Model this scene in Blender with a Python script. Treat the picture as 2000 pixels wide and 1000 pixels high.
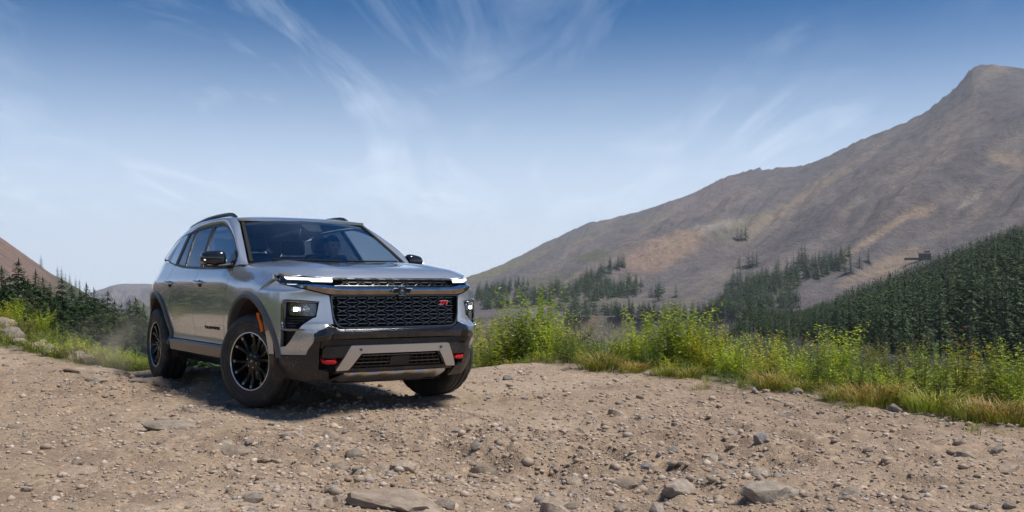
import bpy, bmesh, math, random
import numpy as np
from mathutils import Vector, Matrix, noise as mnoise
R = math.radians
for _o in list(bpy.data.objects): bpy.data.objects.remove(_o)
SC = bpy.context.scene; COL = SC.collection
CAM_H = 1.087
# ------------------------------------------------------------------ camera
cam = bpy.data.cameras.new('camera'); camo = bpy.data.objects.new('camera', cam); COL.objects.link(camo)
cam.sensor_width = 36; cam.lens = 36*1915.4/2000; cam.shift_y = .025
cam.clip_start = .05; cam.clip_end = 30000
camo.location = (0, 0, CAM_H); camo.rotation_euler = (R(90), 0, 0)
SC.camera = camo
# ------------------------------------------------------------------ sky and sun
SUN_EL, SUN_AZ = 66, 105      # azimuth clockwise from +Y
W = bpy.data.worlds.new('World'); SC.world = W; W.use_nodes = True
nt = W.node_tree; nt.nodes.clear()
def N(t, **k):
    n = nt.nodes.new(t)
    for a, b in k.items(): setattr(n, a, b)
    return n
def L(a, b): nt.links.new(a, b)
sky = N('ShaderNodeTexSky', sky_type='NISHITA', sun_disc=False, sun_elevation=R(SUN_EL), sun_rotation=R(SUN_AZ), altitude=2800, air_density=1.0, dust_density=.6, ozone_density=3.2)
tc = N('ShaderNodeTexCoord')
sep = N('ShaderNodeSeparateXYZ'); L(tc.outputs['Generated'], sep.inputs[0])
# cirrus: noise on a flat layer high above, seen in perspective
def math_(op, a, b=None, clamp=False):
    n = N('ShaderNodeMath', operation=op, use_clamp=clamp)
    for i, v in ((0, a), (1, b)):
        if v is None: continue
        if isinstance(v, (int, float)): n.inputs[i].default_value = v
        else: L(v, n.inputs[i])
    return n.outputs[0]
zz = math_('ADD', math_('MAXIMUM', sep.outputs['Z'], 0.0), .10)
lay = N('ShaderNodeCombineXYZ'); L(math_('DIVIDE', sep.outputs['X'], zz), lay.inputs[0]); L(math_('DIVIDE', sep.outputs['Y'], zz), lay.inputs[1])
mp = N('ShaderNodeMapping'); L(lay.outputs[0], mp.inputs[0]); mp.inputs['Rotation'].default_value = (0, 0, R(14)); mp.inputs['Scale'].default_value = (1.5, .42, 1); mp.inputs['Location'].default_value = (4.07, 1.94, 0)
n1 = N('ShaderNodeTexNoise'); L(mp.outputs[0], n1.inputs['Vector']); n1.inputs['Scale'].default_value = 1.25; n1.inputs['Detail'].default_value = 9; n1.inputs['Roughness'].default_value = .64; n1.inputs['Distortion'].default_value = .9
n2 = N('ShaderNodeTexNoise'); mp2 = N('ShaderNodeMapping'); L(lay.outputs[0], mp2.inputs[0]); mp2.inputs['Location'].default_value = (.67, 0, 0); L(mp2.outputs[0], n2.inputs['Vector']); n2.inputs['Scale'].default_value = .55; n2.inputs['Detail'].default_value = 4
r1 = N('ShaderNodeValToRGB'); L(n1.outputs[0], r1.inputs[0]); r1.color_ramp.elements[0].position = .49; r1.color_ramp.elements[1].position = .74
r2 = N('ShaderNodeValToRGB'); L(n2.outputs[0], r2.inputs[0]); r2.color_ramp.elements[0].position = .36; r2.color_ramp.elements[1].position = .62
cl = math_('MULTIPLY', math_('MULTIPLY', r1.outputs[0], r2.outputs[0]), .44)
# thin veil low in the sky
vm = N('ShaderNodeMapRange', interpolation_type='SMOOTHSTEP'); L(sep.outputs['Z'], vm.inputs[0]); vm.inputs[1].default_value = .0; vm.inputs[2].default_value = .29; vm.inputs[3].default_value = .95; vm.inputs[4].default_value = 0
veil = vm.outputs[0]
amt = math_('MINIMUM', math_('ADD', cl, veil), .9)
hs = N('ShaderNodeHueSaturation'); hs.inputs['Saturation'].default_value = 1.55; hs.inputs['Value'].default_value = .68; L(sky.outputs[0], hs.inputs['Color'])
mix = N('ShaderNodeMixRGB'); L(amt, mix.inputs[0]); L(hs.outputs[0], mix.inputs[1]); mix.inputs[2].default_value = (7.9, 8.9, 10.2, 1)
bg = N('ShaderNodeBackground'); L(mix.outputs[0], bg.inputs[0]); bg.inputs[1].default_value = .068
wo = N('ShaderNodeOutputWorld'); L(bg.outputs[0], wo.inputs[0])
sl = bpy.data.lights.new('sun', 'SUN'); so = bpy.data.objects.new('sun', sl); COL.objects.link(so)
sl.energy = 2.6; sl.angle = R(20); sl.color = (1, .95, .87)
_a, _e = R(SUN_AZ), R(SUN_EL)
so.rotation_euler = Vector((-math.sin(_a)*math.cos(_e), -math.cos(_a)*math.cos(_e), -math.sin(_e))).to_track_quat('-Z', 'Y').to_euler()
vs = SC.view_settings; vs.view_transform = 'Standard'; vs.look = 'None'; vs.exposure = .92; vs.gamma = 1; vs.use_curve_mapping = False
SC.cycles.max_bounces = 8; SC.cycles.transparent_max_bounces = 12; SC.cycles.use_denoising = True
try: SC.cycles.denoiser = 'OPENIMAGEDENOISE'
except Exception: pass
# ------------------------------------------------------------------ helpers
def link(name, me, mat=None, parent=None):
    o = bpy.data.objects.new(name, me); COL.objects.link(o)
    if mat is not None and me is not None and not me.materials: me.materials.append(mat)
    if parent is not None: o.parent = parent
    return o
def tag(o, label=None, cat=None, group=None, kind=None):
    if label: o['label'] = label
    if cat: o['category'] = cat
    if group: o['group'] = group
    if kind: o['kind'] = kind
    return o
def empty(name, loc=(0, 0, 0), rot=(0, 0, 0)):
    o = bpy.data.objects.new(name, None); COL.objects.link(o); o.location = loc; o.rotation_euler = rot; o.empty_display_size = .2
    return o
def mesh(name, v, f, smooth=None):
    me = bpy.data.meshes.new(name); me.from_pydata(v, [], f)
    me.validate(verbose=False)
    if smooth is not None:
        me.shade_smooth()
        if smooth < 179: me.set_sharp_from_angle(angle=R(smooth))
    me.update()
    return me
class MB:
    """collects boxes, bars and lathes into one mesh"""
    def __init__(s): s.v = []; s.f = []
    def add(s, v, f):
        b = len(s.v); s.v += [tuple(p) for p in v]; s.f += [tuple(i+b for i in q) for q in f]; return s
    def box(s, c, d, rot=None, bev=.0):
        hx, hy, hz = d[0]/2, d[1]/2, d[2]/2
        if bev <= 0:
            P = [Vector((x, y, z)) for x in (-hx, hx) for y in (-hy, hy) for z in (-hz, hz)]
            F = [(0, 1, 3, 2), (4, 6, 7, 5), (0, 4, 5, 1), (2, 3, 7, 6), (0, 2, 6, 4), (1, 5, 7, 3)]
        else:
            bm = bmesh.new(); bmesh.ops.create_cube(bm, size=1)
            for w in bm.verts: w.co = Vector((w.co.x*d[0], w.co.y*d[1], w.co.z*d[2]))
            bmesh.ops.bevel(bm, geom=bm.edges[:], offset=bev, segments=3, profile=.5, affect='EDGES')
            bm.verts.index_update(); P = [w.co.copy() for w in bm.verts]; F = [tuple(q.index for q in g.verts) for g in bm.faces]; bm.free()
        M = rot if rot is not None else Matrix.Identity(3)
        return s.add([M @ p+Vector(c) for p in P], F)
    def tube(s, pts, r, n=8, cap=True, flat=1.0):
        pts = [Vector(p) for p in pts]; rr = r if isinstance(r, (list, tuple)) else [r]*len(pts); V = []; F = []
        a = None
        for i, p in enumerate(pts):
            t = (pts[min(i+1, len(pts)-1)]-pts[max(i-1, 0)]).normalized()
            if a is None:
                a = Vector((0, 0, 1)).cross(t)
                if a.length < 1e-2: a = Vector((1, 0, 0)).cross(t)
            a = a-t*a.dot(t); a.normalize(); b = t.cross(a)
            for k in range(n):
                q = 2*math.pi*k/n; V.append(p+a*math.cos(q)*rr[i]+b*math.sin(q)*rr[i]*flat)
        for i in range(len(pts)-1):
            for k in range(n): F.append((i*n+k, i*n+(k+1) % n, (i+1)*n+(k+1) % n, (i+1)*n+k))
        if cap: F.append(tuple(range(n-1, -1, -1))); F.append(tuple((len(pts)-1)*n+k for k in range(n)))
        return s.add(V, F)
    def lathe(s, prof, n=48, axis='y', c=(0, 0, 0), fn=None, closed=False):
        # prof: list of (radius, axial)
        V = []; F = []; m = len(prof)
        for k in range(n):
            q = 2*math.pi*k/n
            for j, (r, a) in enumerate(prof):
                if fn: r = fn(r, a, q, j)
                p = (r*math.cos(q), a, r*math.sin(q)) if axis == 'y' else (r*math.cos(q), r*math.sin(q), a) if axis == 'z' else (a, r*math.cos(q), r*math.sin(q))
                V.append((p[0]+c[0], p[1]+c[1], p[2]+c[2]))
        for k in range(n):
            for j in range(m if closed else m-1):
                j2 = (j+1) % m; k2 = (k+1) % n
                F.append((k*m+j, k*m+j2, k2*m+j2, k2*m+j))
        return s.add(V, F)
    def build(s, name, mat, parent=None, smooth=35):
        return link(name, mesh(name, s.v, s.f, smooth), mat, parent)
# ------------------------------------------------------------------ materials
def mat(name, col=(.5, .5, .5), rough=.5, metal=0.0, **k):
    m = bpy.data.materials.new(name); m.use_nodes = True
    b = m.node_tree.nodes['Principled BSDF']; b.inputs['Base Color'].default_value = (*col, 1); b.inputs['Roughness'].default_value = rough; b.inputs['Metallic'].default_value = metal
    for a, v in k.items():
        b.inputs[a.replace('_', ' ')].default_value = v
    return m
def nodes(m):
    t = m.node_tree; b = t.nodes.get('Principled BSDF')
    def n(ty, inp=None, **k):
        x = t.nodes.new(ty)
        for a, v in k.items(): setattr(x, a, v)
        for a, v in (inp or {}).items():
            if isinstance(v, bpy.types.NodeSocket): t.links.new(v, x.inputs[a])
            else: x.inputs[a].default_value = v
        return x
    return t, b, n
def ramp(n, fac, stops):
    r = n('ShaderNodeValToRGB', {0: fac}); e = r.color_ramp.elements
    while len(e) < len(stops): e.new(.5)
    for i, (p, c) in enumerate(stops): e[i].position = p; e[i].color = (*c, 1) if len(c) == 3 else c
    return r.outputs[0]
def pch(pts):
    # monotone cubic interpolator through (t, value) pairs
    pts = sorted(pts); X = [p[0] for p in pts]; Y = [p[1] for p in pts]; n = len(X)
    h = [X[i+1]-X[i] for i in range(n-1)]; d = [(Y[i+1]-Y[i])/h[i] for i in range(n-1)]
    m = [0.0]*n; m[0] = d[0]; m[-1] = d[-1]
    for i in range(1, n-1):
        if d[i-1]*d[i] > 0:
            w1 = 2*h[i]+h[i-1]; w2 = h[i]+2*h[i-1]
            m[i] = (w1+w2)/(w1/d[i-1]+w2/d[i])
    def f(t):
        if t <= X[0]: return Y[0]+m[0]*(t-X[0])
        if t >= X[-1]: return Y[-1]+m[-1]*(t-X[-1])
        lo, hi = 0, n-1
        while hi-lo > 1:
            k = (lo+hi)//2
            if X[k] <= t: lo = k
            else: hi = k
        s = (t-X[lo])/h[lo]; s2 = s*s; s3 = s2*s
        return (2*s3-3*s2+1)*Y[lo]+(s3-2*s2+s)*h[lo]*m[lo]+(-2*s3+3*s2)*Y[lo+1]+(s3-s2)*h[lo]*m[lo+1]
    return f
def sst(a, b, x):
    t = min(1.0, max(0.0, (x-a)/(b-a))); return t*t*(3-2*t)
def lerp(a, b, t): return a+(b-a)*t
# ---- body side: half width y at (x, z) in vehicle axes (x forward from front axle, z up from road)
_PD = pch([(.18,.85),(.30,.925),(.38,.962),(.46,.974),(.488,.970),(.508,.948),(.54,.937),(.60,.944),(.68,.960),(.76,.970),(.90,.975),(1.0,.977),(1.06,.975),(1.10,.968),(1.15,.948),(1.20,.925),(1.27,.897),(1.40,.840),(1.55,.770),(1.66,.712),(1.70,.685),(1.74,.62)])
_PF = pch([(.18,.85),(.30,.925),(.40,.955),(.5,.962),(.62,.970),(.8,.980),(.9,.982),(1.0,.975),(1.06,.963),(1.12,.938),(1.17,.908),(1.21,.878),(1.27,.82),(1.4,.76)])
_X0 = pch([(.3,-3.05),(1.0,-3.05),(1.2,-3.02),(1.37,-2.98),(1.6,-2.78),(1.75,-2.6)])
def side(x, z):
    w = sst(-.75, -.2, x)
    y = lerp(_PD(z), _PF(z), w)
    y += .016*sst(.45,.7,z)*(1-sst(.92,1.12,z))*max(0,1-((x+3.07)/.7)**2)**2
    d = max(0.0, x-.1); y -= .35*d*d
    d = max(0.0, _X0(z)-x); y -= .7*d*d/(1+2.5*d)
    return y
# ---- front fascia: arc length u from the centre line, height z -> (x, y)
_plan = [(.965,0),(.962,.15),(.955,.3),(.943,.42),(.925,.52),(.905,.59),(.875,.66),(.835,.725),(.785,.785),(.72,.845),(.64,.893),(.55,.927),(.45,.950),(.35,.963),(.2,.975),(.0,.980)]
_us = [0.0]
for _i in range(1, len(_plan)):
    _us.append(_us[-1]+((_plan[_i][0]-_plan[_i-1][0])**2+(_plan[_i][1]-_plan[_i-1][1])**2)**.5)
_px = pch(list(zip(_us, [p[0] for p in _plan]))); _py = pch(list(zip(_us, [p[1] for p in _plan])))
_dz = pch([(.15,-.30),(.22,-.19),(.30,-.09),(.36,-.045),(.42,-.02),(.5,0),(.6,.012),(.66,.018),(.73,.008),(.9,-.008),(.97,-.012),(1.02,-.01),(1.06,-.035),(1.12,-.065)])
def fas(u, z):
    x = _px(u); y = _py(u)
    wf = 1-sst(.62,.95,u)
    x += _dz(z)*lerp(.35,1,wf)
    w = sst(.7,1.2,u)
    y *= lerp(1, _PF(z)/_PF(.85), w)
    y -= (1-wf)*0.35*max(0,(.42-z))
    k = sst(1.0,1.1,z)*sst(.75,1.0,u); x -= .07*k; y -= .03*k
    # ledge under the lower lamp: the bumper steps out below it
    x += .05*(1-sst(.692,.745,z))*sst(.52,.60,z)*sst(.60,.66,u)*(1-sst(.95,1.05,u))
    return x, y
def fas_u(y=None, x=None):
    lo, hi = 0.0, _us[-1]
    for _ in range(40):
        k = (lo+hi)/2
        if (y is not None and _py(k) < y) or (x is not None and _px(k) > x): lo = k
        else: hi = k
    return lo
# ---- hood
_hc = pch([(.97,1.03),(.945,1.075),(.92,1.105),(.88,1.135),(.8,1.165),(.7,1.188),(.5,1.213),(.2,1.24),(-.2,1.266),(-.6,1.285)])
_hl = pch([(0,0),(.2,.0),(.40,.004),(.47,.014),(.52,.018),(.57,.012),(.63,.004),(.72,-.006),(.80,-.022),(.86,-.052),(.91,-.09),(.95,-.13)])
_hs = pch([(-.06,1.05),(-.02,1.098),(0,1.113),(.03,1.140),(.09,1.170),(.2,1.196),(.4,1.217),(.7,1.239),(1.1,1.264),(1.5,1.283)])
_hx = pch([(0,.910),(.25,.903),(.42,.886),(.56,.858),(.70,.812),(.95,.73)])
def hood(x, y):
    y = abs(y); s = _hx(y)-x; h = _hl(y)
    return _hs(s)+(h*sst(.02,.45,s) if h > 0 else h*lerp(.75,1,sst(0,.35,s)))-.032*sst(.6,.8,y)*(1-sst(0,.32,s))
# ---- windscreen: lateral t in -1..1, height v in 0..1
def screen(t, v):
    xc = lerp(-.20,-1.05,v); zc = lerp(1.245,1.700,v)+.03*v*(1-v)*4*.35
    xe = lerp(-.47,-1.15,v); ze = lerp(1.262,1.668,v)+.02*v*(1-v)*4*.35
    ye = lerp(.80,.655,v)
    q = t*t
    return lerp(xc, xe, q), ye*t, lerp(zc, ze, q)
_rc = pch([(-1.0,1.69),(-1.06,1.71),(-1.2,1.738),(-1.5,1.76),(-1.9,1.768),(-2.4,1.762),(-3.0,1.73),(-3.6,1.675),(-4.0,1.60)])
def roof(x, y):
    return _rc(x)-.022*(abs(y)/.66)**2.6
# ================================================================== terrain
F_PX = 1915.4
rng = np.random.default_rng(7)
_perm = np.random.default_rng(3).permutation(4096)
def _hash(ix, iy, seed):
    return _perm[(_perm[(ix+seed*131) & 4095]+iy*7+seed*17) & 4095]/4095.0
def vn(x, y, seed=0):
    # value noise, -1..1
    x = np.asarray(x, float); y = np.asarray(y, float)
    ix = np.floor(x).astype(np.int64); iy = np.floor(y).astype(np.int64); fx = x-ix; fy = y-iy
    fx = fx*fx*fx*(fx*(fx*6-15)+10); fy = fy*fy*fy*(fy*(fy*6-15)+10)
    a = _hash(ix, iy, seed); b = _hash(ix+1, iy, seed); c = _hash(ix, iy+1, seed); d = _hash(ix+1, iy+1, seed)
    return 2*((a*(1-fx)+b*fx)*(1-fy)+(c*(1-fx)+d*fx)*fy)-1
def fbm(x, y, o=4, seed=0, gain=.5):
    s = 0; a = 1; k = 1; t = 0
    for i in range(o): s = s+a*vn(x*k+i*17.3, y*k-i*9.1, seed+i); t += a; a *= gain; k *= 2.03
    return s/t
def nst(a, b, x):
    t = np.clip((x-a)/(b-a), 0, 1); return t*t*(3-2*t)
def ni(pts, x):
    p = np.array(pts, float); return np.interp(x, p[:, 0], p[:, 1])
# lie of the land; every height is in metres above the track at the camera's feet
EDGE = [(-20, 18), (-4, 8.2), (2, 6.3), (4, 5.3), (7.06, 3.68), (8.33, 3.04), (10.31, 2.15), (12.1, .95), (14.16, -.59), (16, -1.9), (30, -12)]   # (Y, X) of the right-hand verge
def edge_d(X, Y): return (X-ni(EDGE, Y))*.83
LEFT = [(-40, 30), (-12, 16.6), (-9, 14.8), (-7.1, 13.55), (-5.9, 12.9), (-5, 12.6), (-4.4, 12.7), (-3.5, 15), (0, 40)]
def left_d(X, Y): return Y-ni(LEFT, X)
def ygl(y, r, px):
    # height that stands at picture row y seen from the camera station at distance r in the column's direction
    return CAM_H+(550-y)/F_PX*r*np.cos(np.arctan((px-1000)/F_PX))
RID_R = [(600, 640), (860, 562), (905, 549), (1000, 507), (1100, 457), (1150, 434), (1190, 427), (1250, 414), (1300, 397), (1360, 376), (1390, 357), (1420, 343), (1470, 332), (1560, 325), (1620, 304), (1680, 274), (1740, 250), (1800, 224), (1830, 200), (1870, 165), (1900, 133), (1920, 127), (2000, 130), (2150, 150), (2400, 120), (3000, 60), (4500, 150), (9000, 100)]
_pp = np.arange(0, 9000, 20.0); _yy = np.interp(_pp, [p[0] for p in RID_R], [p[1] for p in RID_R]); _kk = np.exp(-(np.arange(-25, 26)/11.0)**2); _ys = np.convolve(np.pad(_yy, 25, mode='edge'), _kk/_kk.sum(), mode='valid')
RID_S = list(zip(_pp, _ys))
DST_R = [(600, 2600), (905, 2300), (1200, 1900), (1420, 1600), (1600, 1450), (1900, 1250), (2400, 1200), (9000, 1000)]
RID_L = [(-9000, 120), (-3000, 160), (-900, 200), (-300, 330), (0, 462), (30, 484), (60, 505), (100, 534), (140, 556), (170, 574), (200, 596), (260, 640), (400, 760)]
RID_F = [(-400, 590), (120, 592), (160, 576), (190, 566), (215, 559), (245, 555), (290, 553), (420, 551), (600, 556), (760, 560), (905, 570), (1200, 640)]
CRE = [(1200, 760), (1380, 712), (1450, 690), (1520, 664), (1600, 636), (1700, 592), (1800, 550), (1900, 508), (2000, 466), (2200, 405), (2600, 400), (9000, 420)]
def height(X, Y, detail=True):
    X = np.asarray(X, float); Y = np.asarray(Y, float)
    r = np.hypot(X, Y); az = np.arctan2(X, Y); fw = np.abs(az) < R(78)
    px = np.where(fw, 1000+F_PX*np.tan(np.clip(az, -R(78), R(78))), np.where(az > 0, 9000, -9000)); px = np.clip(px, -8000, 8000)
    ca = np.cos(np.arctan((px-1000)/F_PX))
    # track bench and the falling ground on either side
    ed = edge_d(X, Y); b = np.zeros_like(X)
    out = np.maximum(ed-1.0, 0); b = b-.02*np.maximum(ed, 0)-np.where(out > 0, 16*(1-np.exp(-out/110)), 0)
    back = np.where(Y > 0, np.maximum(Y-12.3-.25*np.maximum(-X-4.5, 0), 0), 0)*(1-nst(-2.0, .6, X-.25*(Y-12)))
    b = b-42*(1-np.exp(-back/310))-.35*nst(0, 3, back)
    b = b+.98*np.exp(-((X+8.0)/2.2)**2-((Y-15.6)/1.8)**2)+.10*np.exp(-((X+6.4)/1.2)**2-((Y-13.6)/1.0)**2)
    far = nst(25, 90, r)
    # behind the camera the bank climbs a little
    b = b+np.where(Y < 0, .06*np.maximum(-Y-6, 0)*np.exp(-np.maximum(-Y-6, 0)/200), 0)*far
    z = b
    # wooded spur on the right
    yc = np.interp(px, [p[0] for p in CRE], [p[1] for p in CRE]); zc = CAM_H+(550-yc)/F_PX*420*ca
    t = (r-95)/325; sp = np.where(t < 1, -8.5+(zc+8.5)*np.clip(t, 0, 1)**1.05, zc-(r-420)*.05); sp = np.where((px > 1250) & (t > 0), sp, -99)
    z = np.maximum(z, sp)
    # great mountain on the right
    yr = np.interp(px, [p[0] for p in RID_R], [p[1] for p in RID_R]); dr = np.interp(px, [p[0] for p in DST_R], [p[1] for p in DST_R]); zr = CAM_H+(550-yr)/F_PX*dr*ca
    ys = np.interp(px, [p[0] for p in RID_S], [p[1] for p in RID_S]); zs = CAM_H+(550-ys)/F_PX*dr*ca
    zb = -18.0; r0 = 520.0; t = (r-r0)/(dr-r0); tc = np.clip(t, 0, 1)
    mt = zb+(zs-zb)*(tc**1.12)+(zr-zs)*tc**5
    if detail:
        w = X*.0011-Y*.0002; A = np.sin(tc*np.pi)**.8
        g = 1-np.abs(fbm(az*10-r*.0042+.5*vn(r*.004, az*6, 5), r*.0012, 5, 11)); g2 = fbm(X*.012, Y*.012, 5, 23, .6); g3 = fbm(X*.05, Y*.05, 3, 31, .6)
        mt = mt+A*((g-.72)*52*(zr/250)+g2*10)+np.clip(tc*4, 0, 1)*(g3*3.6+(1-A)*g2*1.8)
    mt = np.where(t > 1, zr-(r-dr)*.45, mt); mt = np.where((t > 0) & (px > 560), mt, -99)
    z = np.maximum(z, mt)
    # red slope on the left
    yl = np.interp(px, [p[0] for p in RID_L], [p[1] for p in RID_L]); dl = 620.0; zl = CAM_H+(550-yl)/F_PX*dl*ca
    t = (r-170)/(dl-170); tc = np.clip(t, 0, 1); ml = -14+(zl+14)*tc**1.05
    if detail: ml = ml+np.clip(tc*3, 0, 1)*(fbm(X*.03, Y*.03, 5, 41, .6)*3.0*(1-.6*tc)+ (fbm(az*40, r*.004, 3, 43))*2.5*(1-tc))
    ml = np.where(t > 1, zl-(r-dl)*.4, ml); ml = np.where((t > 0) & (px < 420), ml, -99)
    z = np.maximum(z, ml)
    # far grey range
    yf = np.interp(px, [p[0] for p in RID_F], [p[1] for p in RID_F]); df = 3000.0; zf = CAM_H+(550-yf)/F_PX*df*ca
    t = (r-520)/(df-520); tc = np.clip(t, 0, 1); mf = -44+(zf+44)*tc**1.2
    if detail: mf = mf+np.sin(tc*np.pi)*fbm(az*60, r*.002, 4, 51)*26+tc*fbm(X*.01, Y*.01, 4, 57)*6
    mf = np.where(t > 1, zf-(r-df)*.4, mf); mf = np.where((t > 0) & (px < 1200), mf, -99)
    z = np.maximum(z, mf)
    if detail: z = z+far*fbm(X*.03, Y*.03, 4, 61)*np.clip(r/200, 0, 1)*1.2*(r < 520)
    return z
def road_relief(X, Y):
    # along the track / across it
    c, s_ = math.cos(R(-56.2)), math.sin(R(-56.2)); a = X*c+Y*s_; t = -X*s_+Y*c
    n = fbm(a*.5, t*.8, 3, 71)*.045+fbm(a*1.7, t*2.6, 4, 75, .55)*.046+fbm(a*7, t*10, 3, 81, .6)*.017+fbm(X*33, Y*33, 2, 85)*.0045
    # broken ledges on the left, coarse rubble in the middle of the track
    rough = .35+.9*np.exp(-((X+3.7)/1.6)**2-((Y-10.1)/1.5)**2)+.8*np.exp(-((X+.2)/2.4)**2-((Y-6.3)/1.5)**2)+.3*nst(.5, 2, X)
    led = 1-np.abs(fbm(a*1.1+3, t*1.9, 4, 91, .6)); n = n*(.6+.5*rough)+(led-.75)*.24*np.clip(rough-.35, 0, 1)+fbm(a*3.1, t*4.4, 3, 95, .6)*.05*np.clip(rough-.35, 0, 1)
    rut = np.exp(-((t-2.91)/.24)**2)+np.exp(-((t-4.61)/.24)**2)-.5*np.exp(-((t-3.76)/.35)**2)   # wheel tracks
    return n*(1-.35*np.clip(rut, 0, 1))-.055*rut
def calm(X, Y):
    # the ground is trodden flat where the tyres stand
    k = np.zeros_like(X)
    for wx, wy in WHEELS: k = np.maximum(k, np.exp(-(((X-wx)**2+(Y-wy)**2)/.30**2)**2))
    return k
_c, _s = math.cos(R(-56.22)), math.sin(R(-56.22))
WHEELS = [(-1.463+x*_c-y*_s, 8.947+x*_s+y*_c) for x in (0, -3.073) for y in (-.85, .85)]
def ground_z(X, Y):
    X = np.atleast_1d(np.asarray(X, float)); Y = np.atleast_1d(np.asarray(Y, float))
    v = np.maximum(nst(-.1, .5, edge_d(X, Y)), nst(-.1, .4, left_d(X, Y)))
    rr = np.hypot(X, Y)
    return height(X, Y)+np.where(rr < 40, road_relief(X, Y)*(1-calm(X, Y))*(1-.3*v)-calm(X, Y)*.004, 0)
def gz(x, y): return float(ground_z(x, y)[0])
def grid_mesh(name, P, nr, nc, wrap=False):
    i = np.arange(nr-1)[:, None]*nc; j = np.arange(nc if wrap else nc-1)[None, :]; j2 = (j+1) % nc
    f = np.stack([i+j, i+j2, i+nc+j2, i+nc+j], -1).reshape(-1, 4)
    me = bpy.data.meshes.new(name); me.vertices.add(len(P)); me.vertices.foreach_set('co', P.astype(np.float32).ravel())
    me.loops.add(f.size); me.loops.foreach_set('vertex_index', f.astype(np.int32).ravel()); me.polygons.add(len(f)); me.polygons.foreach_set('loop_start', np.arange(0, f.size, 4, dtype=np.int32)); me.polygons.foreach_set('loop_total', np.full(len(f), 4, np.int32))
    me.update(calc_edges=True); me.validate(); me.shade_smooth()
    return me
def set_col(me, c, name='Col'):
    a = me.color_attributes.new(name, 'FLOAT_COLOR', 'POINT'); c4 = np.ones((len(c), 4), np.float32); c4[:, :3] = c; a.data.foreach_set('color', c4.ravel())
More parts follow.
